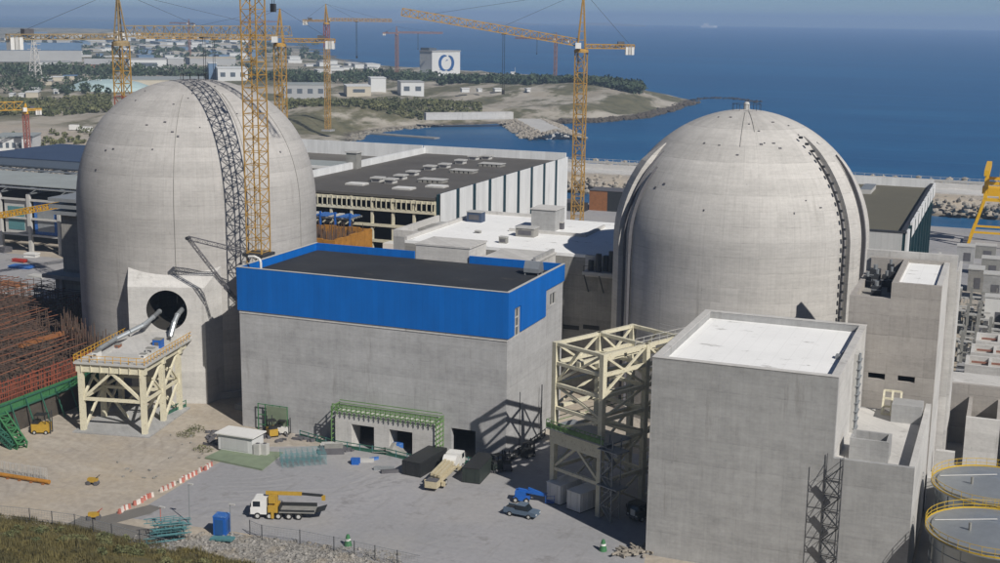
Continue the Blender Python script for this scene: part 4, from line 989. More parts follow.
# ================================================================== TOWER CRANES
def crane(label, base, mw, hz, jaz, jl, cl, mast='crane_yellow', top='crane_yellow', jr=0.0, apex=9.0, step=None, jib_h=1.6, group='tower cranes', cw=True, thick=1.0, trolley=.45, two=None, rope=None):
    """jaz: compass direction of the jib (deg from +x), jl/cl: jib and counter-jib length, jr: jib rise in deg"""
    th = T('tower_crane', label, 'tower crane', base, 0, group); rz = R_(jaz); ux = Vector((math.cos(rz), math.sin(rz), 0)); o = Vector(base); Z = Vector((0, 0, 1))
    H = hz-o.z; step = step or mw*1.05; n = max(4, int(H/step)); c = mw/2
    split = int(n*(two[1] if two else 1)); t_ = .11*thick*mw/2.2
    def mastseg(z0, z1, k, mt):
        mb = MB(); mb.truss(o+Z*z0, o+Z*z1, mw, mw, k, t_*1.7, t_); return mb.build('mast', mt, th)
    mastseg(0, H*split/n, split, two[0] if two else mast)
    if split < n: mastseg(H*split/n, H, n-split, mast)
    MB().cbox(o+Z*.5, (mw*2.4, mw*2.4, 1.0)).build('footing', 'concrete_grey', th)
    MB().lathe([(.01, hz-.2), (mw*.75, hz-.2), (mw*.75, hz+.6), (mw*.55, hz+1.0), (.01, hz+1.0)], (o.x, o.y), 14).build('slewing_ring', top, th)
    t = Vector((o.x, o.y, hz+1.0)); side = Vector((-ux.y, ux.x, 0))
    mb = MB()
    for a, c2 in ((-1, -1), (1, -1), (1, 1), (-1, 1)): mb.bar(t+ux*a*mw*.4+side*c2*mw*.4, t+Z*apex-ux*.3, t_*2)
    for k in range(1, 6):
        f = 1-k/6.5; q = [t+Z*(apex*k/6.5)+ux*a*mw*.4*f+side*c2*mw*.4*f for a, c2 in ((-1, -1), (1, -1), (1, 1), (-1, 1))]
        for i in range(4): mb.bar(q[i], q[(i+1) % 4], t_)
    mb.build('apex_tower', top, th)
    cab = t+ux*mw*.4+side*(mw*.5+.9)+Z*.2
    cb_ = MB().cbox(cab+Z*.9, (1.9, 1.5, 1.9), rz).build('cab', 'paint_white', th); MB().cbox(cab+Z*1.15+ux*.98, (.06, 1.3, 1.0), rz).build('window', 'glass', cb_)
    dj = (ux*math.cos(R_(jr))+Z*math.sin(R_(jr)))
    j0 = t+Z*.9+ux*mw*.4; j1 = j0+dj*jl
    MB().truss(j0, j1, mw*.6, jib_h, int(jl/(jib_h*1.1)), t_*1.5, t_*.9, tri=True).build('jib', top, th)
    k0 = t+Z*.9-ux*mw*.4; k1 = k0-ux*cl
    MB().truss(k0, k1, mw*.6, mw*.4, max(3, int(cl/2)), t_*1.6, t_).build('counter_jib', top, th)
    MB().cbox(k0-ux*(cl*.55)+Z*.1, (cl*.6, mw*.3, .08), rz).build('walkway', 'dark_grey', th)
    if cw:
        for k in range(3): MB().cbox(k1+ux*(.5+k*1.0)-Z*1.4, (.85, mw*.7, 2.6), rz).build('counterweight', 'paint_white' if k != 1 else 'light_grey', th)
    MB().cbox(k1+ux*4.5+Z*1.0, (2.2, mw*.6, 1.4), rz).build('winch', 'dark_grey', th)
    ap = t+Z*apex-ux*.3
    for f in (.42, .82): MB().bar(ap, j0+dj*jl*f+Z*jib_h, t_*.45).build('tie_bar', 'steel_dark', th)
    MB().bar(ap, k1+ux*1.2+Z*.4, t_*.5).build('tie_bar', 'steel_dark', th)
    tp = j0+dj*jl*trolley
    MB().cbox(tp-Z*.3, (1.6, mw*.6, .4), rz).build('trolley', 'dark_grey', th)
    rope = rope or H*.33
    hk = MB(); hk.bar(tp-Z*.4+ux*.3, tp-Z*rope+ux*.3, .1*thick); hk.bar(tp-Z*.4-ux*.3, tp-Z*rope-ux*.3, .1*thick); hk.cbox(tp-Z*rope, (1.0, .5, 1.4), rz)
    hk.build('hook_block', 'steel_dark', th)
    return th
pA = Vector((-124.9, 197.6, 0))
crane('large yellow tower crane mast rising in front of the left dome', pA, 3.0, 94, -18, 42, 15, thick=.72, step=2.2, apex=9, trolley=.1, rope=24)
pB = G(122, 300); rB = ray(121.5, 60); hB = math.hypot(rB.x, rB.y); pB = Vector((rB.x/hB*312, rB.y/hB*312, 0))
crane('yellow topped tower crane with red lower mast behind the left dome', pB, 2.7, 63.5, 70, 48, 26, two=('crane_red', .84), thick=.95, apex=11, jib_h=2.4, top='crane_tan')
rC = ray(280, 60); hC = math.hypot(rC.x, rC.y); pC = Vector((rC.x/hC*440, rC.y/hC*440, 0))
crane('yellow tower crane just right of the big mast, behind the left dome', pC, 2.9, 60.5, 200, 46, 17, thick=1.15, apex=11)
crane('slender yellow and red tower crane on the sandy shore beyond the turbine hall', Vector((G(328, 131).x, G(328, 131).y, 0)), 2.6, 65, 10, 40, 14, two=('crane_yellow', .8), mast='crane_red', top='crane_yellow', thick=1.5, apex=11)
pE = Vector((-139.5, 424.1, 0))
crane('yellow tower crane with long jib standing by the basin between the domes', pE, 3.3, 59.5, 203, 60, 16.5, thick=1.2, apex=19, jr=9.0, jib_h=2.4, trolley=.42)
pG = Vector((G(28, 156).x, G(28, 156).y, 0))
crane('small tower crane with yellow jib and red mast beside the white depot', pG, 2.0, 21, 238, 44, 7, mast='crane_red', top='steel_yellow', thick=2.0, apex=4, jib_h=4.0)
for px, py, hz, az, lb in ((397, 82, 50, 20, 'thin reddish tower crane left of the white block with a round emblem'), (555, 86, 46, 170, 'thin reddish tower crane on the wooded headland'), (190, 60, 52, 160, 'small hazy tower crane in the far town left of the big mast'), (250, 57, 55, 15, 'small hazy tower crane in the far town right of the big mast')):
    g_ = G(px, py); crane(lb, Vector((g_.x, g_.y, 0)), 2.6, hz, az, 48, 14, mast='crane_far', top='crane_far', thick=2.0, apex=8, cw=True)
# concrete placing boom hung on the big mast
th = T('placing_boom', 'thin folded concrete placing boom reaching left from the yellow mast', 'boom', (pA.x, pA.y, 27))
b0 = Vector((pA.x-1.6, pA.y-1.4, 29.0)); dirb = (WY(188, 238, 190.5)-b0); b1 = WY(188, 238, 190.5); b2 = WY(236, 300, 192.5)
MB().truss(b0, b1, .6, .7, 12, .09, .05).build('upper_boom', 'dark_grey', th); MB().truss(b1, b2, .45, .5, 12, .08, .05).build('lower_boom', 'dark_grey', th); MB().tube(b1+Vector((0, -.5, 0)), b1+Vector((0, .5, 0)), .3, 10).build('elbow', 'steel_dark', th)
MB().cbox((pA.x, pA.y, 28.6), (4.2, 4.2, .5)).build('mast_collar', 'steel_dark', th)

# ================================================================== VEHICLES
def wheel(parent, c, r, w, dual=False):
    c = Vector(c); wh = MB().tube(c-Vector((0, w/2, 0)), c+Vector((0, w/2, 0)), r, 16).build('wheel', 'rubber', parent, False)
    MB().tube(c-Vector((0, w/2+.02, 0)), c+Vector((0, w/2+.02, 0)), r*.55, 12).build('rim', 'light_grey', wh, False); return wh
def cab_unit(th, x0, x1, w, z0, z1, mat, fwd=1):
    """box cab with raked windscreen at the x0 end when fwd = -1"""
    xa, xb = (x1, x0) if fwd > 0 else (x0, x1)      # xa = front
    s = 1 if fwd > 0 else -1
    prof = [(xb, z0), (xa, z0), (xa, z0+(z1-z0)*.5), (xa-s*.28, z1-.12), (xa-s*.5, z1), (xb, z1)]
    cb_ = MB().yprism(prof, -w/2, w/2).build('cab', mat, th, False)
    zm = z0+(z1-z0)*.52
    MB().add([(xa+s*.012, -w*.43, zm), (xa+s*.012, w*.43, zm), (xa-s*.26, w*.43, z1-.2), (xa-s*.26, -w*.43, z1-.2)], [(0, 1, 2, 3)]).build('windscreen', 'glass', cb_, False)
    for yy in (-1, 1):
        xc = (xa*.6+xb*.4); MB().box(min(xc-.55, xc+.5), max(xc-.55, xc+.5), yy*(w/2+.006)-.004, yy*(w/2+.006)+.004, zm, z1-.25).build('side_window', 'glass', cb_, False)
        MB().cbox((xa+s*.02, yy*w*.36, z0+.35), (.06, .32, .2)).build('headlight', 'paint_white', cb_, False)
        MB().cbox((xa-s*.1, yy*(w/2+.16), zm+.3), (.12, .18, .5)).build('mirror', 'black_paint', cb_, False)
    MB().cbox((xa+s*.06, 0, z0+.1), (.14, w, .3)).build('bumper', 'dark_grey', cb_, False)
    return cb_
# truck with loader crane
a, c = G(251, 516), G(316, 517.5); d = (c-a); L_ = d.length
tr = T('crane_truck', 'white-cabbed flatbed truck with folded yellow loader crane on the yard', 'truck', (a.x, a.y, 0), math.atan2(d.y, d.x))
S = 1.02
cab_unit(tr, .2, 2.5, 2.45, .75, 2.95, 'paint_white', -1)
MB().box(.9, L_-.1, -.45, .45, .65, 1.0).build('chassis', 'black_paint', tr, False)
MB().box(4.3, L_, -1.22, 1.22, 1.02, 1.2).build('bed_floor', 'mid_grey', tr, False)
for yy in (-1.22, 1.16): MB().box(4.3, L_, yy, yy+.06, 1.2, 1.75 if yy > 0 else 1.5).build('side_board', 'black_paint', tr, False)
MB().box(4.3, 4.38, -1.16, 1.16, 1.2, 2.0).build('head_board', 'black_paint', tr, False)
MB().add([(L_+.02, -1.2, 1.1), (L_+.02, 1.2, 1.1), (L_+1.5, 1.2, 1.55), (L_+1.5, -1.2, 1.55)], [(0, 1, 2, 3)]).build('tail_ramp', 'black_paint', tr, False)
for xx in (1.2, 2.9, L_-5.2, L_-3.7, L_-2.3):
    for yy in (-1.08, 1.08): wheel(tr, (xx, yy, .5), .5, .34)
MB().cbox((3.4, 0, 1.5), (1.4, 2.3, 1.0)).build('crane_base', 'paint_yellow', tr, False); MB().cbox((3.5, .2, 2.6), (.8, .8, 1.8)).build('crane_column', 'paint_yellow', tr, False)
MB().cbox((3.3, -.7, 2.9), (1.0, .7, 1.1)).build('crane_seat', 'paint_yellow', tr, False)
bm = MB().bar((2.2, .2, 3.5), (7.4, .2, 3.45), .42, .46).build('boom', 'paint_yellow', tr, False); MB().bar((7.4, .2, 3.45), (10.4, .2, 3.25), .3, .32).build('boom_tip', 'black_paint', bm, False); MB().cbox((10.5, .2, 2.9), (.5, .4, .7)).build('hook', 'paint_yellow', bm, False)
for yy in (-1.35, 1.35): MB().box(3.2, 3.6, yy-.12, yy+.12, .25, 1.3).build('outrigger', 'paint_yellow', tr, False)
# pickup
a, c = G(506, 513), G(532, 518); d = c-a
pk = T('pickup_truck', 'slate grey pickup with dark cargo bed parked beside the blue boom lift', 'pickup', (a.x, a.y, 0), math.atan2(d.y, d.x))
Lp = 5.1
MB().yprism([(0, .5), (Lp, .5), (Lp, .92), (Lp-.25, 1.05), (3.75, 1.12), (1.7, 1.1), (0, 1.08)], -.92, .92).build('body', 'paint_slate', pk, False)
MB().yprism([(1.75, 1.1), (3.9, 1.1), (3.3, 1.8), (2.0, 1.84)], -.8, .8).build('cabin', 'glass', pk, False)
MB().box(1.95, 3.35, -.82, .82, 1.83, 1.9).build('cabin_roof', 'paint_slate', pk, False)
MB().box(.1, 1.68, -.8, .8, 1.085, 1.14).build('cargo_bed', 'black_paint', pk, False)
for yy in (-.86, .86): MB().box(.02, 1.7, yy-.05, yy+.05, 1.1, 1.3).build('bed_side', 'paint_slate', pk, False)
for xx in (1.0, 4.0):
    for yy in (-.82, .82): wheel(pk, (xx, yy, .38), .38, .24)
for yy in (-.65, .65): MB().cbox((Lp+.01, yy, .8), (.05, .3, .16)).build('headlight', 'paint_white', pk, False)
# blue boom lift lying folded
a, c = G(520, 501), G(547, 503); d = c-a
bl = T('boom_lift', 'bright blue folded boom lift behind the pickup', 'boom lift', (a.x, a.y, 0), math.atan2(d.y, d.x))
MB().box(-.9, 1.5, -.9, .9, .35, .8).build('chassis', 'paint_blue', bl, False); MB().box(-.7, .9, -.7, .7, .8, 1.7).build('turntable', 'paint_blue', bl, False)
for xx in (-.55, 1.1):
    for yy in (-.9, .9): wheel(bl, (xx, yy, .42), .42, .3)
MB().bar((-.3, 0, 1.8), (3.8, 0, 1.25), .45, .45).build('lower_boom', 'paint_blue', bl, False); MB().bar((3.8, 0, 1.25), (1.2, 0, 2.1), .3, .3).build('upper_boom', 'paint_blue', bl, False)
m = MB()
for xx in (3.9, 5.2):
    for yy in (-.6, .6): m.bar((xx, yy, .2), (xx, yy, 1.3), .07)
for zz in (.7, 1.3): m.bar((3.9, -.6, zz), (5.2, -.6, zz), .06).bar((3.9, .6, zz), (5.2, .6, zz), .06).bar((5.2, -.6, zz), (5.2, .6, zz), .06)
m.box(3.9, 5.2, -.6, .6, .2, .3); m.build('basket', 'paint_blue', bl, False)
# beige pump truck nose in
a, c = G(433, 490), G(458, 466); d = c-a; L_ = d.length
pt = T('pump_truck', 'beige concrete pump truck with white rounded cab parked by the third door', 'truck', (a.x, a.y, 0), math.atan2(d.y, d.x))
cab_unit(pt, L_-2.4, L_, 2.4, .8, 2.9, 'paint_white', 1)
MB().tube((L_-3.4, -1.1, 2.0), (L_-3.4, 1.1, 2.0), .95, 14).build('water_tank', 'paint_white', pt, False)
MB().box(0, L_-2.6, -.5, .5, .7, 1.1).build('chassis', 'dark_grey', pt, False); MB().box(.6, L_-2.6, -1.15, 1.15, 1.1, 1.45).build('deck', 'paint_beige', pt, False)
for k in range(3): MB().bar((1.0, -.6+k*.6, 1.9+.1*k), (L_-3.0, -.6+k*.6, 2.1+.1*k), .4, .45).build('boom_section', 'paint_beige', pt, False)
MB().box(-1.0, .6, -1.0, 1.0, .6, 1.6).build('hopper', 'paint_beige', pt, False); MB().box(-.9, .5, -.9, .9, 1.6, 1.75).build('hopper_grate', 'dark_grey', pt, False)
for xx in (1.2, 2.6, L_-1.2):
    for yy in (-1.05, 1.05): wheel(pt, (xx, yy, .5), .5, .34)
for xx in (.8, L_-3.2):
    for yy in (-1, 1): MB().box(xx-.15, xx+.15, min(yy*1.1, yy*1.7), max(yy*1.1, yy*1.7), .5, 1.2).build('outrigger', 'paint_beige', pt, False)
# dark truck in the shade under the tower
a = G(632, 522); tk = T('flat_truck', 'dark truck with white front standing in the shade under the steel tower', 'truck', (a.x, a.y, 0), R_(62))
cab_unit(tk, 0, 2.0, 2.3, .7, 2.7, 'black_paint', -1); MB().box(-.06, -.01, -.55, .35, 1.0, 1.9).build('front_sign', 'paint_white', tk, False)
MB().box(2.1, 7.5, -1.1, 1.1, .8, 1.2).build('bed', 'black_paint', tk, False)
for xx in (.9, 5.6, 6.7):
    for yy in (-1, 1): wheel(tk, (xx, yy, .48), .48, .3)
# forklifts / small plant in the shade and by the wall
def small_plant(label, px, py, rz, mat, cat='forklift', s=1.0):
    g_ = G(px, py); th = T('forklift', label, cat, (g_.x, g_.y, 0), rz)
    MB().box(-1.0*s, 1.0*s, -.6*s, .6*s, .35, 1.2*s).build('body', mat, th, False); MB().box(-.9*s, -.2*s, -.55*s, .55*s, 1.2*s, 1.5*s).build('counterweight', 'black_paint', th, False)
    m = MB()
    for xx in (-.6, .6):
        for yy in (-.5, .5): m.bar((xx*s, yy*s, 1.2*s), (xx*s, yy*s, 2.2*s), .09)
    m.box(-.65*s, .65*s, -.55*s, .55*s, 2.2*s, 2.28*s); m.build('guard', 'black_paint', th, False)
    m = MB()
    for yy in (-.35, .35): m.bar((1.1*s, yy*s, .1), (1.1*s, yy*s, 2.6*s), .14)
    m.build('mast', 'steel_dark', th, False)
    for xx in (-.65, .65):
        for yy in (-.6, .6): wheel(th, (xx*s, yy*s, .35), .35, .22)
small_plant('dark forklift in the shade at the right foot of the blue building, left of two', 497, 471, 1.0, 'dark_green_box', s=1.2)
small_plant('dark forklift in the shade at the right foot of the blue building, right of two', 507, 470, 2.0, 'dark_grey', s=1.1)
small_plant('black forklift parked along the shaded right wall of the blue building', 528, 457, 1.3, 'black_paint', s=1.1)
small_plant('yellow machine by the green pad left of the portal', 272, 436, 2.4, 'paint_yellow', 'machine', 1.25)
small_plant('yellow machine under the green formwork at the left edge', 42, 433, .4, 'paint_yellow', 'machine', 1.5)
small_plant('white and black machine by the wall left of the portal', 283, 434, .2, 'paint_white', 'machine', 1.1)

# containers
def container(name, label, px0, py0, px1, py1, w, h, mat, cat='container', rim='black_paint'):
    a, c = G(px0, py0), G(px1, py1); d = c-a; L = d.length
    th = T(name, label, cat, (a.x, a.y, 0), math.atan2(d.y, d.x))
    MB().box(0, L, 0, w, .15, h).build('shell', mat, th, False); MB().box(-.08, L+.08, -.08, w+.08, h, h+.12).build('top_rim', rim, th, False)
    for k in range(int(L/1.1)):
        MB().box(.35+k*1.1, .5+k*1.1, -.07, -.005, .2, h-.05).build('rib', mat, th, False)
    for yy in (.25, .75): MB().box(-.07, -.005, w*yy-.06, w*yy+.06, .2, h-.05).build('rib', mat, th, False)
    MB().box(0, L, 0, w, .02, .15).build('skid', 'black_paint', th, False)
    return th
container('skip_container', 'black open-top skip with a grey tarpaulin in front of the two doors', 402, 474.5, 429, 459, -3.4, 2.3, 'black_paint', 'skip')
container('skip_container', 'dark green container parked right of the beige pump truck', 462, 482.5, 477, 467, -2.9, 2.4, 'dark_green_box', 'container')
MBt = MB(); q = G(392, 452); t_ = T('tarpaulin_heap', 'crumpled grey tarpaulin beside the black skip', 'tarpaulin', q)
for i in range(9):
    for j in range(7):
        pass
gx = [[(-2.8+i*.7, -2+j*.65, .15+.9*math.exp(-((i-4)**2/7+(j-3)**2/5))*2.0*rnd.uniform(.75, 1.1)) for i in range(9)] for j in range(7)]
MBt.add([v for r in gx for v in r], [(j*9+i, j*9+i+1, j*9+9+i+1, j*9+9+i) for j in range(6) for i in range(8)]); MBt.build('cover', 'mid_grey', t_, False)
container('white_tank_box', 'white wrapped box under the steel tower, left of two', 560, 506, 582, 497.5, 2.7, 3.0, 'paint_white', 'box', 'paint_white')
container('white_tank_box', 'white wrapped box under the steel tower, right of two', 580, 514, 602, 505.5, 2.6, 2.9, 'paint_white', 'box', 'paint_white')

# ================================================================== LEFT SITE: FOUNDATION WITH REBAR, STEEL HALL
fs_ = T('foundation_slab', 'unfinished concrete foundation with green shutter edge, left of the cream platform', 'foundation', (-185, 185, 0))
SLX = -155.6
MB().prism([(-222, 150), (SLX, 150), (SLX, 196.5), (-167, 196.5), (-176.5, 206), (-176.5, 236), (-222, 236)], 0, 5.0).build('slab', 'slab_shaded', fs_)  # slab colour darkened to stand for the shade between the bars
for k in range(7):
    y0 = 151+k*6.4; MB().box(SLX+.02, SLX+.32, y0, y0+6.2, 3.9, 5.9).build('shutter_panel', 'paint_green', fs_)
for k in range(12): yy = 152+k*3.7; MB().bar((SLX+.35, yy, 5.4), (SLX+2.2, yy, .1), .2).build('raking_prop', 'green_dark', fs_)
for zz in (4.2, 5.6): MB().bar((SLX+.45, 151, zz), (SLX+.45, 195.5, zz), .22).build('waler', 'green_dark', fs_)
rb = T('rebar_cage', 'rusty reinforcing bar cage covering the unfinished foundation', 'rebar', (-185, 185, 5))
def inslab(x, y): return -221 < x < SLX-.6 and 150.5 < y < 235 and not (y > 196 and x > -177) and math.hypot(x-C1.x, y-C1.y) > 24.6
for li, zz in enumerate((5.6, 8.6, 9.9)):
    m = MB()
    for y in np.arange(151, 235, 1.7)+(.6 if li == 1 else 0):
        x1 = SLX-.6 if y < 196 else -177.2
        while math.hypot(x1-C1.x, y-C1.y) < 24.8: x1 -= .5
        xa = -221
        while xa < x1-1:
            xb = min(x1-rnd.uniform(0, .9), xa+rnd.uniform(7, 14))
            if rnd.random() > (.08, .25, .4)[li]: m.bar((xa, y+rnd.uniform(-.3, .3), zz+rnd.uniform(-.25, .25)), (xb, y+rnd.uniform(-.3, .3), zz+rnd.uniform(-.25, .25)), .11)
            xa = xb+rnd.uniform(-1, .6)
    m.build('cross_bar_layer', 'rust_bar', rb, kind='stuff')
    m = MB()
    for x in np.arange(-220.5, SLX-.6, 1.8)+(.7 if li == 1 else 0):
        y1 = 196 if x > -177.2 else 234.5
        while math.hypot(x-C1.x, y1-C1.y) < 24.8: y1 -= .5
        ya = 151
        while ya < y1-1:
            yb = min(y1, ya+rnd.uniform(7, 13))
            if rnd.random() > (.08, .25, .4)[li]: m.bar((x+rnd.uniform(-.3, .3), ya, zz+.1+rnd.uniform(-.25, .25)), (x+rnd.uniform(-.3, .3), yb, zz+.1+rnd.uniform(-.25, .25)), .11)
            ya = yb+rnd.uniform(-1, .6)
    m.build('long_bar_layer', 'rust_orange' if li == 2 else 'rust_bar', rb, kind='stuff')
m = MB()
for x in np.arange(-220, SLX-.6, 2.0):
    for y in np.arange(151.5, 234, 2.0):
        if inslab(x, y) and rnd.random() < .8: m.bar((x, y, 5.0), (x+rnd.uniform(-.25, .25), y+rnd.uniform(-.2, .2), rnd.uniform(8.6, 11.2)), .1)
m.build('upright_bars', 'rust_bar', rb, kind='stuff')
m = MB()
for k in range(420):
    a = R_(rnd.uniform(155, 268)); r_ = rnd.uniform(24.2, 27.5); x, y = C1.x+r_*math.cos(a), C1.y+r_*math.sin(a)
    if x < -153.5: m.bar((x, y, 4.0), (x+rnd.uniform(-.3, .3), y, rnd.uniform(9.0, 13.5)), .1)
m.build('starter_bars', 'rust_bar', rb, kind='stuff')
m = MB()
for k in range(120):
    y = 151+k*.375; m.bar((SLX-.5+rnd.uniform(-.2, .1), y, 4.9), (SLX-.5+rnd.uniform(-.3, .3), y, rnd.uniform(8.2, 9.8)), .1)
for zz in (6.4, 7.3, 8.2, 9.0): m.bar((SLX-.5, 151, zz), (SLX-.5, 195, zz+rnd.uniform(-.2, .2)), .16)
m.build('edge_screen', 'rust_red', rb, kind='stuff')
bm = T('timber_beam', 'long orange-brown timber beam lying on the rebar cage', 'beam', (-170, 196, 9.2)); MB().bar((-170.4, 186.5, 9.3), (-169.8, 206, 9.3), .9, .7).build('beam', 'wood_brown', bm)
for k in range(5): MB().box(-170.9, -169.5, 188+k*4, 188.3+k*4, 9.66, 9.8).build('batten', 'wood_brown', bm)
for i, (x, y, s, mt, lb) in enumerate(((-188, 196, 2.0, 'tarp_blue', 'small blue bundle lying on the rebar cage'), (-172, 181, 1.3, 'light_grey', 'pale bundle near the edge of the rebar cage'))):
    th = T('bundle', lb, 'bundle', (x, y, 8.9)); MB().cbox((0, 0, .5), (s*1.4, s, 1.0), .3).build('cover', mt, th, False); MB().cbox((0, 0, 1.05), (s*.5, s*1.05, .1), .3).build('strap', 'dark_grey', th, False)
gt = T('shutter_truss', 'green lattice shutter truss leaning at the left edge of the foundation', 'truss', (G(20, 447).x, G(20, 447).y, 0))
MB().truss(G(-4, 409, 4.5), G(22, 447, .4), 1.6, 1.4, 8, .28, .18).build('lattice', 'paint_green', gt); MB().truss(G(-10, 425, 3.0), G(14, 447, .4), 1.0, 1.0, 6, .24, .15).build('lattice', 'green_dark', gt)
# concrete wing left of the dome
wg = T('wing_building', 'half-built concrete wing with ledges on the left flank of the left dome', 'building', (-186, 240, 5))
MB().box(-198, -174.2, 229, 262, 5, 12.6).build('lower_wall', 'concrete_dark', wg)
MB().box(-199.5, -172, 226.5, 262, 12.6, 13.4).build('ledge', 'concrete_grey', wg)
MB().box(-197.2, -174, 231, 262, 13.4, 26.5).build('upper_wall', 'concrete_dark', wg)
for k in range(3): MB().box(-199, -173, 229.6-.2*k, 262, 26.5+k*1.5, 27.3+k*1.5).build('top_slab', 'steel_grey', wg)
for k in range(4): MB().box(-196.2+k*6, -195.4+k*6, 228.2, 229, 5, 12.5).build('pier', 'concrete_grey', wg)
MB().box(-186, -183.6, 230.8, 230.95, 15, 24).build('shaft_recess', 'concrete_grey', wg)
# steel hall further left
sh = T('steel_hall', 'open steel-framed hall with grey roof trusses and blue sheets, behind the rebar cage', 'hall', (-300, 330, 0))
hx0, hx1, hy0, hy1, hz = -345, -238, 304, 386, 17.5
for k in range(10):
    x = hx0+8+k*11; MB().box(x-.55, x+.55, hy0-.5, hy0+.5, 0, hz).build('column', 'light_grey', sh)
    MB().box(x-.5, x+.5, hy1-.5, hy1+.5, 0, hz).build('column', 'light_grey', sh)
    MB().truss((x, hy0, hz+.9), (x, hy1, hz+.9), .6, 1.6, 16, .3, .18).build('roof_truss', 'galvanised', sh)
for k in range(15): y = hy0-1+k*6; MB().box(hx0, hx1, y-.3, y+.3, hz+1.75, hz+2.15).build('purlin', 'galvanised', sh)
MB().box(hx0, hx1, hy0+2, hy0+28, hz+2.16, hz+2.4).build('roof_sheet', 'roof_pale', sh); MB().box(hx0, hx1, hy0+40, hy1, hz+2.16, hz+2.5).build('roof_sheet', 'town_dark', sh)
MB().box(hx0, hx1-14, hy0+56, hy1+20, hz+2.6, hz+2.9).build('blue_roof', 'navy_roof', sh)
for k in range(9):
    x = hx0+9+k*11
    MB().box(x+.2, x+9.6, hy0+.6, hy0+.75, 5.5, 15.5).build('wall_sheet', ('tarp_blue', 'light_grey', 'tarp_blue', 'paint_beige')[k % 4], sh)
    MB().box(x+1.5, x+7.5, hy0+.45, hy0+.58, 6.5, 13.5).build('wall_sheet', ('steel_grey', 'tarp_blue', 'teal_scaffold')[k % 3], sh)
for zz in (5.2, 10.2, 15.8): MB().box(hx0+8, hx1, hy0-.2, hy0+.3, zz-.3, zz+.3).build('girt', 'light_grey', sh)
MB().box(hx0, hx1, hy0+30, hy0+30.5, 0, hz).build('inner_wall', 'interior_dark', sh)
pb = T('lattice_girder', 'yellow lattice girder slung across the front of the steel hall', 'girder', WY(0, 214, 298)); MB().truss(WY(-10, 217, 298), WY(76, 202, 298), 1.6, 1.6, 26, .3, .2).build('lattice', 'steel_yellow', pb)
for i, (px, py, w, d_, h, mt, lb) in enumerate(((5, 252, 3, 3, 1.6, 'dark_grey', 'dark machine on the paving at the left edge below the steel hall'), (22, 268, 7, 3.5, .8, 'tarp_blue', 'blue tarpaulin pile on the paving below the steel hall'), (32, 257, 4, 2.5, 1.3, 'paint_white', 'white crate on the paving below the steel hall columns'), (20, 262, 5, 1.6, .9, 'paint_red', 'red stack of forms on the paving below the steel hall'), (10, 285, 9, 4, .6, 'wood_brown', 'flat timber stack on the paving near the rebar cage'), (38, 277, 6, 3, .6, 'light_grey', 'flat pale slab stack on the paving left of the concrete wing'))):
    g_ = G(px, py); th = T('material_stack', lb, 'material stack', (g_.x, g_.y, 0.01), rnd.uniform(-.3, .3))
    for k in range(3): MB().cbox((rnd.uniform(-.2, .2), rnd.uniform(-.1, .1), h*(k+.5)/3), (w*rnd.uniform(.85, 1), d_*rnd.uniform(.85, 1), h/3*.92), rnd.uniform(-.08, .08)).build('layer', mt, th, False)
# ochre formwork box and blue deck between the left dome and the turbine hall
oc = T('formwork_box', 'ochre plywood formwork box between the left dome and the turbine hall', 'formwork', (-148, 258, 0))
ox0, ox1, oy0, oy1, oz = -157.5, -138.6, 250.5, 268.5, 22.0
for (a, c, d_, e) in ((ox0, ox1, oy0, oy0+.5), (ox0, ox1, oy1-.5, oy1), (ox0, ox0+.5, oy0+.5, oy1-.5), (ox1-.5, ox1, oy0+.5, oy1-.5)):
    n = 6 if c-a > 5 else 5
    for k in range(n):
        if c-a > 5: MB().box(a+(c-a)*k/n+.04, a+(c-a)*(k+1)/n-.04, d_, e, 8, oz-.2*(k % 2)).build('shutter_panel', 'ochre_form', oc)
        else: MB().box(a, c, d_+(e-d_)*k/n+.04, d_+(e-d_)*(k+1)/n-.04, 8, oz-.2*(k % 2)).build('shutter_panel', 'ochre_form', oc)
MB().box(ox0+.5, ox1-.5, oy0+.5, oy1-.5, 0, 18.5).build('core', 'concrete_dark', oc)
m = MB()
for k in range(260): x, y = rnd.uniform(ox0+.8, ox1-.8), rnd.uniform(oy0+.8, oy1-.8); m.bar((x, y, 18), (x+rnd.uniform(-.3, .3), y, rnd.uniform(20.5, 23.4)), .1)
m.build('rebar', 'rust_bar', oc, kind='stuff')
bd = T('scaffold_deck', 'blue scaffold deck with grey beams in front of the open steel bays', 'scaffold', (-160, 272, 0))
for k in range(12): MB().box(-170+k*2.1, -168.6+k*2.1, 270, 275.6, 23.6, 23.8).build('deck_board', 'tarp_blue' if k % 3 else 'light_grey', bd)
for k in range(5): MB().box(-170, -145, 270.2+k*1.3, 270.5+k*1.3, 23.2, 23.58).build('beam', 'steel_grey', bd)
for k in range(7): MB().box(-169.6+k*4, -169.2+k*4, 270, 270.4, 0, 24.8).build('post', 'paint_blue', bd)
cx = T('material_stack', 'white covered material stack at the foot of the open steel bays', 'material stack', (-133, 272, 0)); MB().box(-137, -128, 268, 273, 0, 17).build('plinth', 'concrete_grey', cx); MB().box(-136, -129, 268.6, 272.4, 17, 18.6).build('cover', 'paint_white', cx)
rb2 = T('roof_block', 'grey concrete stair block left of the white roof, beside the ochre formwork', 'roof house', (-121, 260, 0)); MB().box(-123.5, -113.2, 249, 272, 0, 24.2).build('wall', 'concrete_grey', rb2); MB().box(-123.5, -122.9, 249, 272, 24.2, 25.6).build('parapet', 'concrete_light', rb2); MB().box(-122.9, -113.2, 249, 249.6, 24.2, 25.6).build('parapet', 'concrete_light', rb2); MB().box(-121, -115, 256, 264, 24.2, 25.0).build('roof_kerb', 'concrete_dark', rb2)

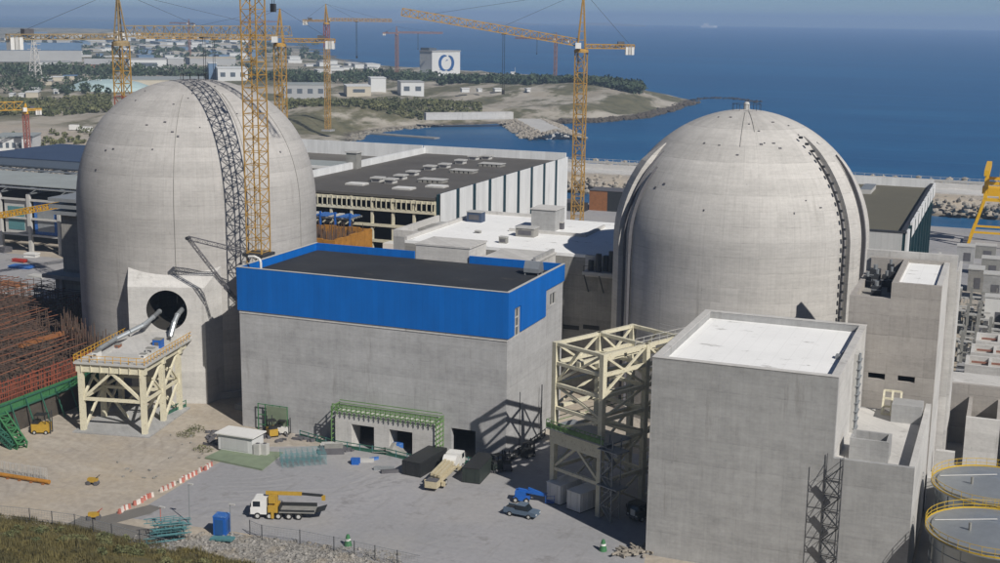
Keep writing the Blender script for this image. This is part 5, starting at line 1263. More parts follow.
# ================================================================== RIGHT SITE
def tank(label, cx, cy, r, z):
    th = T('storage_tank', label, 'storage tank', (cx, cy, 0), 0, 'steel storage tanks at the lower right'); c = (cx, cy)
    s = MB().lathe([(r, 0), (r, z)], c, 64).build('shell', 'tank_steel', th); smooth_by_angle(s)
    s = MB().lathe([(r-.02, z), (r*.5, z+.55), (.01, z+.95)], c, 64).build('roof', 'galvanised', th)
    for k in range(1, 5): MB().lathe([(r+.01, z*k/5), (r+.09, z*k/5), (r+.09, z*k/5+.12), (r+.01, z*k/5+.12)], c, 64).build('ring', 'tank_steel', th)
    MB().lathe([(r-.05, z-.35), (r+.75, z-.35), (r+.75, z-.2), (r-.05, z-.2)], c, 64).build('walkway', 'steel_grey', th)
    m = MB(); n = 36
    for k in range(n):
        a, b_ = math.tau*k/n, math.tau*(k+1)/n; p = Vector((cx+(r+.7)*math.cos(a), cy+(r+.7)*math.sin(a), z-.2)); q = Vector((cx+(r+.7)*math.cos(b_), cy+(r+.7)*math.sin(b_), z-.2))
        m.bar(p, p+Vector((0, 0, 1.15)), .055)
        for h in (.55, 1.15): m.bar(p+Vector((0, 0, h)), q+Vector((0, 0, h)), .055)
        m.bar(p+Vector((0, 0, .1)), q+Vector((0, 0, .1)), .04, .2)
    m.build('railing', 'tank_yellow', th)
    for k in range(8): a = R_(200+k*20); p = Vector((cx+(r+.02)*math.cos(a), cy+(r+.02)*math.sin(a), 0)); MB().bar(p, p+Vector((0, 0, z-.4)), .14).build('stiffener', 'tank_steel', th)
    MB().tube((cx-r*.4, cy-r*.3, z+.4), (cx-r*.4, cy-r*.3, z+1.5), .18, 8).build('vent', 'mid_grey', th)
    MB().bar((cx-r*.95, cy+.5, z+.16), (cx, cy+1.5, z+1.06), .22, .05).build('walk_plate', 'paint_white', th)
tank('round steel storage tank with yellow railing, nearer of the two', 1.6, 161.8, 7.6, 10.0)
tank('round steel storage tank with yellow railing, farther of the two', 1.2, 179.0, 7.6, 10.0)
sw = T('retaining_wall', 'concrete wall and duct boxes right of the annex behind the tanks', 'wall', (-2, 192, 0))
for (a, c, d_, e, f, g_) in ((-8.1, -5.4, 190, 193, 0, 6), (-5.2, 3.6, 192.5, 194, 0, 7.0), (3.8, 20, 192.0, 194, 0, 8.0)): MB().box(a, c, d_, e, f, g_).build('duct_box', 'concrete_light', sw)
# basement walls
bw = T('pump_house', 'roofless concrete pump house with open bays at the right edge', 'building', (2, 222, 0))
MB().box(-7.8, 30, 228, 229, 0, 10.5).build('wall', 'concrete_brown', bw); MB().box(-7.9, 30, 229, 236, 9.8, 10.5).build('roof_ledge', 'concrete_light', bw)
for (a, c, d_) in ((-4.0, -3.4, 216), (.6, 1.2, 216), (6, 6.6, 214), (12, 12.6, 214)): MB().box(a, c, d_, 227.9, 0, 8.5).build('fin_wall', 'concrete_brown', bw)
MB().box(-4.0, 1.2, 215.2, 215.9, 0, 8.5).build('cross_wall', 'concrete_light', bw); MB().box(6, 12.6, 213.2, 213.9, 0, 6).build('cross_wall', 'concrete_brown', bw); MB().box(1.4, 5.8, 221, 221.6, 0, 7.5).build('cross_wall', 'concrete_light', bw)
MB().box(1.8, 3.0, 220.8, 220.98, 4, 5).build('opening', 'interior_dark', bw)
MB().box(-7.8, -5, 205, 206, 0, 5.5).build('low_wall', 'concrete_light', bw)
for i, (y0, x0, h) in enumerate(((246, -5.6, 9.5), (256, -5.0, 9.5), (264, -4.4, 10))):
    th = T('vault_block', 'concrete vault block with reddish open top at right edge, %s from the front' % ordinal(i), 'vault', (4, y0, 0), 0, 'vault blocks at the right edge')
    MB().box(x0, 25, y0, y0+.6, 0, h).build('front_wall', 'concrete_light', th); MB().box(x0, x0+.6, y0+.6, y0+7.6, 0, h).build('side_wall', 'concrete_light', th); MB().box(x0+.6, 25, y0+7, y0+7.6, 0, h).build('rear_wall', 'concrete_light', th)
    MB().box(x0+.6, 25, y0+.6, y0+7, 0, h-1.4).build('floor', 'concrete_brown', th)
    for k in range(3): MB().box(x0+4+k*4.2, x0+4.5+k*4.2, y0+.6, y0+7, h-1.4, h-.1).build('partition', 'concrete_light', th)
    for k in range(2): MB().bar((x0+1, y0+2+k*3, h-.6), (20, y0+2.4+k*3, h-.6), .35).build('red_pipe', 'roof_tile', th)
    MB().box(x0+2.5, x0+7, y0-.05, y0-.005, h-5.4, h-2.6).build('opening', 'interior_dark', th)
yd = T('pipe_rack', 'grey pipe racks and switch frames behind the vault blocks', 'rack', (-2, 300, 0))
for i in range(7):
    for j in range(6):
        x, y = -10+i*2.6, 285+j*9; h = rnd.uniform(4, 9); MB().box(x-.3, x+.3, y-.3, y+.3, 0, h).build('post', 'mid_grey', yd)
        if i < 6: MB().box(x+.3, x+2.3, y-.2, y+.2, h*.7-.2, h*.7+.2).build('beam', 'light_grey', yd)
        if rnd.random() < .6: MB().box(x-.9, x+.9, y+1, y+3, 0, rnd.uniform(1.5, 4.5)).build('cabinet', rnd.choice(('light_grey', 'concrete_light', 'dark_grey', 'mid_grey')), yd)
for i, (px, py, w, d_, h, mt) in enumerate(((965, 262, 5, 5, 5, 'concrete_grey'), (985, 258, 6, 4, 4, 'mid_grey'), (975, 290, 4, 6, 6, 'concrete_dark'), (992, 300, 5, 5, 7, 'concrete_grey'), (955, 300, 3, 4, 3, 'dark_grey'), (990, 275, 5, 5, 5, 'mid_grey'), (996, 335, 6, 4, 9, 'paint_white'))):
    g_ = G(px, py); th = T('equipment_block', ('pale', 'grey', 'squat', 'tall', 'dark', 'plain', 'white')[i]+' equipment block among the pipe racks at the right edge', 'equipment', (g_.x, g_.y, 0))
    MB().cbox((0, 0, h/2), (w, d_, h)).build('body', mt, th, False); MB().cbox((0, 0, h+.15), (w*1.05, d_*1.05, .3)).build('cap', 'light_grey', th, False); MB().cbox((w*.1, -d_/2-.03, h*.4), (w*.4, .06, h*.5)).build('door', 'dark_grey', th, False)
cl_ = T('pipe_clutter', 'tangle of thin pipes and cable trays between the pipe racks at right edge', 'pipes', (2, 300, 0)); m = MB()
for k in range(220):
    x, y = rnd.uniform(-9, 16), rnd.uniform(270, 345); h = rnd.uniform(.5, 6); l = rnd.uniform(1.5, 8)
    q = rnd.random(); m.bar((x, y, h), (x+l, y, h) if q < .4 else ((x, y+l, h) if q < .75 else (x, y, max(.1, h-l))), rnd.uniform(.12, .4))
m.build('pipes', 'mid_grey', cl_, kind='stuff')
# yellow gantry crane on the quay
g1 = G(967, 247); gc = T('gantry_crane', 'yellow A-frame gantry crane on the quay at right edge', 'gantry crane', (g1.x, g1.y, 0))
gx, gy = g1.x, g1.y; Hg = 24.0
for yy in (0, 14):
    for s, off in ((1, 0), (-1, 13)):
        MB().bar((gx+off, gy+yy, 0), (gx+off+s*4.2, gy+yy, 16), .9).build('leg', 'gantry_yellow', gc)
    MB().bar((gx+1.3, gy+yy, 5), (gx+11.7, gy+yy, 5), .6).build('tie_beam', 'gantry_yellow', gc)
    MB().box(gx+3.6, gx+4.8, gy+yy-.5, gy+yy+.5, 16, Hg).build('upper_leg', 'gantry_yellow', gc); MB().box(gx+8.2, gx+9.4, gy+yy-.5, gy+yy+.5, 16, Hg).build('upper_leg', 'gantry_yellow', gc)
for xx in (gx+4.2, gx+8.8): MB().box(xx-.8, xx+.8, gy-8, gy+22, Hg, Hg+1.8).build('girder', 'gantry_yellow', gc)
for zz in (15.2, 20.5): MB().box(gx+4, gx+9, gy-.4, gy+.4, zz, zz+1.0).build('cross_beam', 'gantry_yellow', gc); MB().box(gx+4, gx+9, gy+13.6, gy+14.4, zz, zz+1.0).build('cross_beam', 'gantry_yellow', gc)
MB().box(gx+3, gx+12, gy+4, gy+10, 17, 19).build('trolley', 'gantry_yellow', gc)
m = MB()
for k in range(8): m.bar((gx+3.2+k, gy-.7, 18), (gx+3.2+k, gy-.7, 19.4), .12)
m.bar((gx+3.2, gy-.7, 19.4), (gx+10.5, gy-.7, 19.4), .12); m.build('railing', 'gantry_yellow', gc)
for off in (-.6, 13.6): MB().box(gx+off-1, gx+off+1, gy-1.5, gy+15.5, 0, 1.0).build('bogie', 'dark_grey', gc)
# dark pump cabins on the quay behind the crane
qb = T('quay_cabin', 'dark brown and black block standing on the quay beside the crane', 'cabin', (G(598, 211).x, G(598, 211).y, 0)); q = G(589, 210)
MB().box(q.x, q.x+7, q.y, q.y+9, 0, 7.5).build('brown_half', 'wood_brown', qb); MB().box(q.x+7.05, q.x+13, q.y, q.y+9, 0, 7.5).build('black_half', 'black_paint', qb); MB().box(q.x-.2, q.x+13.2, q.y-.2, q.y+9.2, 7.5, 7.8).build('roof', 'dark_grey', qb)
qc = T('quay_machine', 'low black machinery on the quay left of the yellow crane', 'machinery', (G(568, 210).x, G(568, 210).y, 0)); MB().cbox((0, 0, 1.5), (14, 5, 3)).build('body', 'black_paint', qc, False); MB().cbox((2, 0, 3.6), (5, 3, 1.2)).build('housing', 'dark_grey', qc, False)
m = MB()
rail_run('quay_railing', 'white railing posts along the top of the sea wall', [Vector((-222, 593.5, 2.6)), Vector((-150, 593.5, 2.6)), Vector((-70, 593.5, 2.6)), Vector((50, 593.5, 2.6))], 2.2, 'light_grey', 'paint_white', 'railing', 4.0)

# ================================================================== YARD CLUTTER
sd_ = T('site_shed', 'small white flat-roofed shed on a green pad left of the yard', 'shed', (-115.3, 175, .3))
sx0, sx1, sy0, sy1 = -118.4, -111.9, 173.6, 177.0
MB().box(sx0, sx1, sy0, sy1, .3, 3.0).build('wall', 'town_white', sd_); MB().box(sx0-.4, sx1+.4, sy0-.4, sy1+.4, 3.0, 3.2).build('roof', 'paint_white', sd_); MB().box(sx0+.6, sx1-.8, sy0-.05, sy0-.005, .5, 2.5).build('roller_door', 'grey_cladding', sd_)
pad = T('turf_pad', 'low green matted pad under the white shed', 'pad', (-113, 172, 0)); pq = gl((205, 459), (224, 450), (283, 454), (262, 471)); MB().prism([(x, y) for x, y in pq], .015, .3).build('mat', 'turf_pad', pad)
for px, py, lb in ((258, 456, 'pale concrete block right of the shed, left of two'), (265, 456, 'pale concrete block right of the shed, right of two')):
    g_ = G(px, py); th = T('concrete_block', lb, 'concrete block', (g_.x, g_.y, .3)); MB().cbox((0, 0, .9), (1.1, 1.0, 1.8)).build('body', 'light_grey', th, False); MB().cbox((0, 0, 1.85), (.5, .5, .1)).build('lifting_plate', 'dark_grey', th, False)
for px, py, lb in ((203, 451, 'green bush left of the white shed'), (196, 431, 'small green bush on the tan slope above the shed'), (186, 436, 'low green shrubs on the tan slope, left of the small bush')):
    g_ = G(px, py); th = T('bush', lb, 'bush', (g_.x, g_.y, 0)); m = MB()
    for k in range(240):
        a = rnd.uniform(0, 6.28); r_ = rnd.random()**.5*1.3; c = Vector((r_*math.cos(a)*1.3, r_*math.sin(a), rnd.uniform(.1, 1.4)*(1-r_/2))); s = rnd.uniform(.12, .3); d1 = Vector((rnd.uniform(-1, 1), rnd.uniform(-1, 1), rnd.uniform(-1, 1)))*s; d2 = Vector((rnd.uniform(-1, 1), rnd.uniform(-1, 1), rnd.uniform(-1, 1)))*s
        m.add([c, c+d1, c+d2], [(0, 1, 2)])
    m.build('foliage', 'leaf_olive', th, False)
    MB().tube((0, 0, 0), (0, 0, .7), .07, 6, .03).build('stem', 'bark', th, False)
# red and white water barriers
ba, bz = G(213, 466), G(118, 514); n = 26
bmat = None
for k in range(n):
    p = ba.lerp(bz, (k+.5+rnd.uniform(-.25, .25))/n)+Vector((rnd.uniform(-.2, .2), 0, 0)); d_ = bz-ba
    if k == 0:
        th = T('road_barrier', 'red and white plastic road barrier, first from the shed in the long row', 'barrier', p, math.atan2(d_.y, d_.x), 'row of road barriers beside the yard')
        MB().xprism([(-.22, 0), (.22, 0), (.13, .35), (.1, .7), (-.1, .7), (-.13, .35)], -.45, -.02).build('red_half', 'barrier_red', th, False)
        MB().xprism([(-.22, 0), (.22, 0), (.13, .35), (.1, .7), (-.1, .7), (-.13, .35)], .02, .45).build('white_half', 'barrier_white', th, False); b_proto = th
    elif k % 6 == 4 or k == 15: continue
    else:
        th = copy_tree(b_proto); th.location = p; th.rotation_euler.z = math.atan2(d_.y, d_.x)+rnd.uniform(-.3, .3)+(math.pi if rnd.random() < .2 else 0)
        th['label'] = 'red and white plastic road barrier, %s from the shed in the long row' % ordinal(len([q for q in range(k) if not (q % 6 == 4 or q == 15)]))
# portable toilet
g_ = G(222, 534); pt_ = T('portable_toilet', 'bright blue portable toilet booth by the wire fence', 'toilet', (g_.x, g_.y, 0), R_(12))
MB().box(-.9, .9, -.9, .9, .1, 2.7).build('cabin', 'paint_blue', pt_, False); MB().prism([(-.95, -.95), (.95, -.95), (.95, .95), (-.95, .95)], 2.7, 2.85).build('roof', 'tarp_blue', pt_, False); MB().box(-.6, .55, -.96, -.905, .2, 2.4).build('door', 'logo_blue', pt_, False)
for k, yy in enumerate((-1.0,)): MB().box(.905, .96, -.5, .5, .6, 2.2).build('side_panel', 'logo_blue', pt_, False)
g_ = G(222, 541); th = T('pallet_stack', 'teal pallets stacked in front of the blue toilet booth', 'pallets', (g_.x, g_.y, 0), .1)
for k in range(3): MB().cbox((-.9+k*1.0, rnd.uniform(-.2, .2), .2+.16*k), (1.4, 1.2, .3)).build('pallet', 'teal_scaffold', th, False)
g_ = G(168, 540); th = T('scaffold_stack', 'heap of teal scaffold frames beside the dry grass bank', 'scaffold', (g_.x, g_.y, 0), R_(38))
for k in range(16):
    z = .2+.16*k; o = Vector((rnd.uniform(-1.2, 1.2), rnd.uniform(-.9, .9), 0)); m = MB()
    for yy in (-.8, .8): m.bar(o+Vector((-2.2, yy, z)), o+Vector((2.2, yy, z+rnd.uniform(-.1, .2))), .09)
    for xx in (-1.8, -.6, .6, 1.8): m.bar(o+Vector((xx, -.8, z)), o+Vector((xx, .8, z)), .08)
    m.build('frame', 'teal_scaffold', th, False)
# teal mesh panels and rebar stock in the yard
g_ = G(303, 463); th = T('mesh_stack', 'row of upright teal wire mesh panels standing on the yard', 'mesh panels', (g_.x, g_.y, 0), R_(38))
for k in range(7):
    m = MB(); yy = -1.8+k*.6
    for xx in np.linspace(-3.5, 3.5, 9): m.bar((xx, yy+rnd.uniform(-.2, .2), 0), (xx+.05, yy, 2.0), .035)
    for zz in (.2, 1.1, 2.0): m.bar((-3.5, yy, zz), (3.5, yy, zz), .035)
    m.build('panel', 'teal_scaffold', th, False)
g_ = G(332, 453); th = T('material_stack', 'dark flat crate stack at the end of the teal mesh panels', 'material stack', (g_.x, g_.y, 0), .5); MB().cbox((0, 0, .5), (4, 2, 1)).build('crate', 'dark_grey', th, False); MB().cbox((.3, .1, 1.15), (3, 1.6, .3)).build('lid', 'mid_grey', th, False)
for i, (px, py, l, w, h, mt, lb) in enumerate(((355, 464, 1.5, 1.2, .9, 'paint_blue', 'small blue box on the yard in front of the left door'), (367, 462, 2.4, .8, .5, 'light_grey', 'pale pipe bundle on the yard in front of the left door'), (374, 460, 1.8, .5, .4, 'tarp_blue', 'thin blue pipe bundle near the left door'), (384, 470, 3.2, .8, .5, 'steel_grey', 'grey steel beams lying on the yard left of the black skip'), (389, 473, 3.0, .7, .5, 'dark_grey', 'dark steel beams lying on the yard beside the black skip'), (332, 448, 4.0, 2.0, .8, 'light_grey', 'pale flat stack left of the door portal'), (398, 452, 1.3, 1.2, 1.6, 'tarp_blue', 'blue and white bundle at the middle door'))):
    g_ = G(px, py); th = T('material_stack', lb, 'material stack', (g_.x, g_.y, 0.013), rnd.uniform(.2, .9))
    for k in range(3): MB().cbox((rnd.uniform(-.15, .15), (k-1)*w*.33, h*.5), (l*rnd.uniform(.8, 1), w*.3, h)).build('piece', mt, th, False)
# loose site debris along the foot of the blue building and on the bare ground
for nm, lb, rects, n_, mts in (('site_debris', 'loose planks, offcuts and bags scattered along the foot of the blue building', ((242, 330, 431, 443), (330, 350, 446, 452), (478, 503, 463, 473), (205, 240, 432, 446)), 200, 'dark_grey'), ('site_debris', 'pale scraps and blocks scattered over the bare ground left of the yard', ((165, 235, 428, 462), (100, 160, 462, 482)), 26, 'mid_grey')):
    m = MB()
    for k in range(n_):
        a, c, b0_, b1_ = rnd.choice(rects); g_ = G(rnd.uniform(a, c), rnd.uniform(b0_, b1_))
        if g_.y > 186 and g_.x > -122.3: continue
        big = mts == 'dark_grey'; m.cbox((g_.x, g_.y, .13), (rnd.uniform(.2, 1.6 if big else .7), rnd.uniform(.15, .6 if big else .3), rnd.uniform(.1, .7 if big else .22)), rnd.uniform(0, 3.1))
    m.build(nm, mts, None, True, label=lb, cat='debris', kind='stuff')
# green drums / cones
for px, py, lb in ((348, 546, 'green cone-shaped post on the yard near the truck'), (603, 551, 'green cone-shaped post at the corner of the white-roofed block')):
    g_ = G(px, py); th = T('marker_post', lb, 'marker', (g_.x, g_.y, 0.013)); MB().lathe([(.01, 0), (.55, 0), (.5, .3), (.28, 1.3), (.2, 1.6), (.01, 1.65)], (0, 0), 12).build('cone', 'paint_green', th, False); MB().lathe([(.36, .8), (.41, .8), (.35, 1.05), (.3, 1.05)], (0, 0), 12).build('band', 'paint_white', th, False)
m = MB(); th = T('rubble_pile', 'low pile of timber and rubble at the corner of the white-roofed block', 'rubble', G(640, 553))
for k in range(60): g_ = G(rnd.uniform(615, 652), rnd.uniform(549, 558)); m.cbox((g_.x, g_.y, .2+rnd.uniform(0, .4)), (rnd.uniform(.3, 1.4), .25, .25), rnd.uniform(0, 3))
m.build('debris', 'stone_pale', th, kind='stuff')
for i, (px, py, rz, lb) in enumerate(((94, 520, .5, 'yellow barrier stand at the end of the barrier row'), (93, 485, .2, 'small yellow roller on the tan ground'))):
    g_ = G(px, py); th = T('site_machine', lb, 'machine', (g_.x, g_.y, 0), rz); MB().cbox((0, 0, .8), (1.5, .7, .6)).build('body', 'paint_yellow', th, False)
    for xx in (-.6, .6): MB().tube((xx, -.4, .35), (xx, .4, .35), .35, 10).build('drum', 'dark_grey', th, False)
    MB().bar((.5, 0, 1.1), (1.2, 0, 1.7), .1).build('handle', 'paint_red' if i == 0 else 'black_paint', th, False)
# yellow pipes with fence at the far left
pp = T('pipeline', 'long yellow pipe lying on the ground at the left edge', 'pipe', G(25, 480))
a, c = G(-20, 474), G(50, 485)
for k in range(6): MB().tube(a.lerp(c, k/6)+Vector((0, 0, .45)), a.lerp(c, (k+.97)/6)+Vector((0, 0, .45)), .32, 10).build('section', 'ochre_form', pp); MB().cbox(a.lerp(c, (k+.5)/6)+Vector((0, 0, .1)), (.4, 1.0, .2), .2).build('sleeper', 'wood_brown', pp)
for k in range(8):
    g_ = G(2+k*6, 473+k*1.0); th = T('fence_panel', 'pale mesh fence panel above the yellow pipe, %s from the left' % ordinal(k), 'fence', (g_.x, g_.y, 0), .25, 'mesh panels above the yellow pipe'); m = MB()
    for xx in np.linspace(-.55, .55, 5): m.bar((xx, 0, 0), (xx, 0, 1.9), .05)
    for zz in (.1, .9, 1.9): m.bar((-.6, 0, zz), (.6, 0, zz), .05)
    m.build('mesh', 'light_grey', th, False); MB().cbox((0, 0, .06), (.3, .8, .12)).build('foot', 'mid_grey', th, False)
def lamp(px, py, h, lb, mat='steel_grey'):
    g_ = G(px, py); th = T('light_pole', lb, 'pole', (g_.x, g_.y, 0)); MB().tube((0, 0, 0), (0, 0, h), .09, 8, .06).build('pole', mat, th, False); MB().cbox((.3, 0, h), (.9, .3, .16)).build('head', 'light_grey', th, False)
lamp(190, 524, 6.0, 'thin lamp pole left of the blue toilet booth'); lamp(231, 535, 4.5, 'thin lamp pole right of the blue toilet booth'); lamp(161, 527, 3.0, 'short red and white pole behind the teal scaffold heap', 'barrier_red')
# wire fences
def fence(label, pts, h=2.2, gap=3.2):
    th = T('wire_fence', label, 'fence', pts[0]); m = MB()
    for a, c in zip(pts, pts[1:]):
        n = max(1, int((c-a).length/gap))
        for k in range(n): p = a.lerp(c, k/n); MB().tube(p, p+Vector((0, 0, h)), .06, 6).build('post', 'steel_dark', th)
        for zz in np.linspace(.15, h-.1, 7): m.bar(a+Vector((0, 0, zz)), c+Vector((0, 0, zz)), .018 if zz < h-.3 else .05)
        for k in range(int((c-a).length/.45)): p = a.lerp(c, k*.45/(c-a).length); m.bar(p+Vector((0, 0, .1)), p+Vector((.25, 0, h-.1)), .014)
    m.build('wire', 'steel_grey', th)
fence('wire fence with dark posts along the top of the dry grass bank', [G(-30, 517), G(30, 523), G(75, 529), G(112, 539), G(140, 548), G(175, 556)])
fence('wire fence with dark posts along the gravel strip below the truck', [G(250, 535), G(262, 540), G(300, 545), G(334, 552), G(375, 561), G(420, 571)])
m = MB()
for k in range(5200):
    px = rnd.uniform(120, 400); f = rnd.random(); lo_ = 534+max(0, px-230)*.11; g_ = G(px, rnd.uniform(lo_, lo_+40))
    if g_.y > 136 and (px > 150 or rnd.random() < .2): stone(m, (g_.x, g_.y, .02), rnd.uniform(.05, .2) if rnd.random() < .93 else rnd.uniform(.25, .45))
m.build('gravel', 'gravel_grey', None, True, label='grey crushed stone strip along the lower edge of the yard', cat='gravel', kind='stuff')
sheet('gravel_bed', gl((130, 545), (232, 533), (330, 550), (420, 575)) + [(-60, 128), (-105, 134)], .016, 'gravel_grey')
# dry grass bank
m = MB(); fr = np.random.RandomState(4)
NG = 90000; xs_ = fr.uniform(-150, -78, NG); ys_ = 137.5-fr.rand(NG)**1.2*46-np.clip((xs_+100)*.10, 0, 9)
zs_ = height(xs_, ys_); cl = fbm(xs_, ys_, .5, 21); hs = np.clip(.55+.35*cl, .12, 1.5)*fr.uniform(.5, 1.3, NG)
for x, y, z, h in zip(xs_.tolist(), ys_.tolist(), zs_.tolist(), hs.tolist()):
    a = rnd.uniform(0, 6.28); w = rnd.uniform(.05, .12); lx, ly = rnd.uniform(-.35, .35)*h, rnd.uniform(-.35, .35)*h
    m.add([(x-w*math.cos(a), y-w*math.sin(a), z), (x+w*math.cos(a), y+w*math.sin(a), z), (x+lx, y+ly, z+h)], [(0, 1, 2)])
m.build('dry_grass', 'grass_dry', None, True, label='dry yellow-green grass on the bank in the lower left corner', cat='grass', kind='stuff')
def shrub_mass(name, label, spots, mat, leaf=.35, n=130, cat='shrubs'):
    mb = MB()
    for (x, y, r, h) in spots:
        z = ground_z(x, y)
        for k in range(n):
            u = rnd.uniform(-1, 1); a = rnd.uniform(0, 6.28); q = math.sqrt(1-u*u); rr = rnd.uniform(.55, 1.0)
            c = Vector((x+q*math.cos(a)*r*rr, y+q*math.sin(a)*r*rr, max(z, z+h*.5+u*h*.5*rr))); s = leaf*rnd.uniform(.6, 1.3)
            d1 = Vector((rnd.uniform(-1, 1), rnd.uniform(-1, 1), rnd.uniform(-1, 1)))*s; d2 = Vector((rnd.uniform(-1, 1), rnd.uniform(-1, 1), rnd.uniform(-1, 1)))*s
            mb.add([c-d1, c-d2, c+d1, c+d2], [(0, 1, 2, 3)])
    return mb.build(name, mat, None, True, label=label, cat=cat, kind='stuff')
sp = []
for k in range(46): x = rnd.uniform(-145, -88); sp.append((x, 136-rnd.uniform(.5, 16)-max(0, (x+104)*.22), rnd.uniform(.5, 1.3), rnd.uniform(.5, 1.3)))
shrub_mass('low_shrubs', 'low olive shrubs among the dry grass on the bank', sp, 'leaf_olive', .16, 240)

# ================================================================== FAR COUNTRY: TREES, HEADLAND WOOD, TOWN
def belt(px0, px1, py0, py1, n, zr=(4, 7), z=2):
    out = []
    for k in range(n):
        px = rnd.uniform(px0, px1); t_ = (px-px0)/(px1-px0); a = py0 if not callable(py0) else py0(px); c = py1 if not callable(py1) else py1(px)
        g_ = G(px, rnd.uniform(a, c), z); h = rnd.uniform(*zr); out.append((g_.x, g_.y, h*rnd.uniform(.5, .8), h))
    return out
shrub_mass('tree_belt', 'dark tree belt in front of the long grey warehouse at upper left', belt(-20, 120, 73, 77, 70, (8, 14)), 'leaf_dark', 1.6, 60, 'trees')
shrub_mass('tree_belt', 'dark tree belt behind the left dome below the white factory', belt(128, 250, 76, 79.5, 70, (8, 14)), 'leaf_dark', 1.5, 60, 'trees')
shrub_mass('tree_belt', 'olive scrub belt across the land left of the left dome', belt(-20, 110, 99, 113, 420, (2.5, 6)), 'leaf_olive', 1.0, 44, 'trees')
shrub_mass('tree_belt', 'mixed trees around the pylon at upper left', belt(-10, 110, 80, 96, 60, (5, 10)), 'leaf_dark', 1.3, 60, 'trees')
shrub_mass('tree_belt', 'green scrub on the bank above the bay', belt(288, 480, lambda x: 103, lambda x: 116-(x-288)*.02, 620, (1.8, 5)), 'leaf_olive', .8, 40, 'trees')
shrub_mass('tree_belt', 'dark tree row behind the shore depots', belt(250, 440, 78, 83, 110, (7, 12)), 'leaf_dark', 1.5, 60, 'trees')
shrub_mass('headland_wood', 'dark pine wood on the crest of the headland', belt(440, 640, lambda x: 79+(max(0, x-560))*.15, lambda x: 88+(max(0, x-540))*.08, 520, (6, 10), 4), 'leaf_dark', 1.4, 60, 'trees')
shrub_mass('tree_belt', 'scattered dark trees in the far town', belt(0, 330, 40, 62, 130, (6, 12)), 'leaf_dark', 2.6, 40, 'trees')
shrub_mass('tree_belt', 'low scrub along the road left of the left dome', belt(0, 100, 130, 160, 60, (1.5, 4)), 'leaf_olive', .7, 60, 'trees')
NB = {}
def far_building(cls, px0, px1, pyb, hpx, depth, mat, roof=None, win=0, rz=None):
    """box building whose front foot runs px0..px1 at row pyb in the photograph"""
    zg = ground_z(G((px0+px1)/2, pyb, 1).x, G((px0+px1)/2, pyb, 1).y); a, c = G(px0, pyb, zg), G(px1, pyb, zg); a, c = Vector(a), Vector(c)
    d_ = c-a; L = d_.length; dist = (a.xy.length+c.xy.length)/2; h = hpx*dist/FPX
    NB.setdefault(cls, []).append((px0, a, math.atan2(d_.y, d_.x), L, depth, h, mat, roof, win))
def flush_buildings():
    for cls, lst in NB.items():
        lst.sort(key=lambda q: q[0])
        for i, (px, a, rz, L, dp, h, mat, roof, win) in enumerate(lst):
            lb = cls[0] if len(lst) == 1 else '%s, %s from the left of its kind' % (cls[0], ordinal(i))
            th = T(cls[1], lb, cls[2], a, rz, None if len(lst) == 1 else 'distant '+cls[2]+'s')
            MB().box(0, L, 0, dp, -1, h).build('wall', mat, th, False)
            if roof == 'gable': MB().xprism([(-.5, h), (dp+.5, h), (dp/2, h+dp*.16)], -.5, L+.5).build('roof', 'town_grey' if mat != 'town_grey' else 'town_blue', th, False)
            elif roof: MB().box(-.4, L+.4, -.4, dp+.4, h, h+.6).build('roof', roof, th, False)
            for k in range(win):
                x0 = L*(k+.25)/win; MB().box(x0, x0+L*.5/win, -.12, -.01, h*.35, h*.7).build('window', 'town_dark', th, False)
B = far_building
W_L = ('long pale grey warehouse behind the tree belt at upper left', 'warehouse', 'warehouse')
B(W_L, -10, 82, 61, 10, 60, 'town_grey', 'gable')
B(('low white store in front of the long grey warehouse', 'store', 'building'), 36, 70, 72, 9, 40, 'town_white', 'town_grey')
B(('red-roofed sheds beside the tree belt at upper left', 'shed', 'shed'), 85, 116, 68, 3.5, 40, 'roof_tile', 'gable')
B(('white factory block with one dark window behind the left dome', 'factory', 'factory'), 129, 167, 70, 10, 50, 'town_white', 'town_grey', 1)
B(('grey factory wing right of the white factory block', 'factory', 'factory'), 168, 184, 68, 9, 40, 'town_grey', 'town_white')
B(('long grey hall right of the factory, above the dome', 'hall', 'building'), 190, 236, 64.5, 6, 60, 'town_grey', 'town_cream')
B(('white and blue works building at the right shoulder of the left dome', 'works', 'building'), 218, 248, 81, 12, 50, 'town_white', 'town_white', 3)
B(('blue-sided tower of the works building at dome shoulder', 'works', 'building'), 209, 217, 80, 16, 30, 'town_blue', 'town_white')
B(('low beige slab roof behind the top of the left dome', 'store', 'building'), 124, 205, 85, 5, 60, 'town_cream', 'roof_pale')
B(('white cube building above the bay', 'building', 'building'), 371, 386, 92.5, 14, 22, 'town_white', 'town_white')
B(('flat depot with dark doorway above the bay', 'depot', 'building'), 347, 371, 95.5, 9, 30, 'town_cream', 'town_white', 1)
B(('white depot with dark openings above the bay', 'depot', 'building'), 401, 424, 95.5, 13, 26, 'town_white', 'town_grey', 2)
B(('long grey depot behind the slender crane', 'depot', 'building'), 284, 326, 98, 13, 30, 'town_grey', 'roof_pale', 4)
B(('white low depot with windows at the left edge', 'depot', 'building'), -8, 30, 153, 14, 26, 'town_white', 'roof_pale', 6)
for k in range(90):
    pyb = rnd.uniform(36, 60); px = rnd.uniform(0, 235); w = rnd.uniform(7, 28); B(('white hall in the far town', 'far_building', 'building'), px, px+w, pyb, rnd.uniform(1.2, 3.0), rnd.uniform(15, 40), 'town_white', rnd.choice(('town_white', 'town_grey', 'roof_pale')))
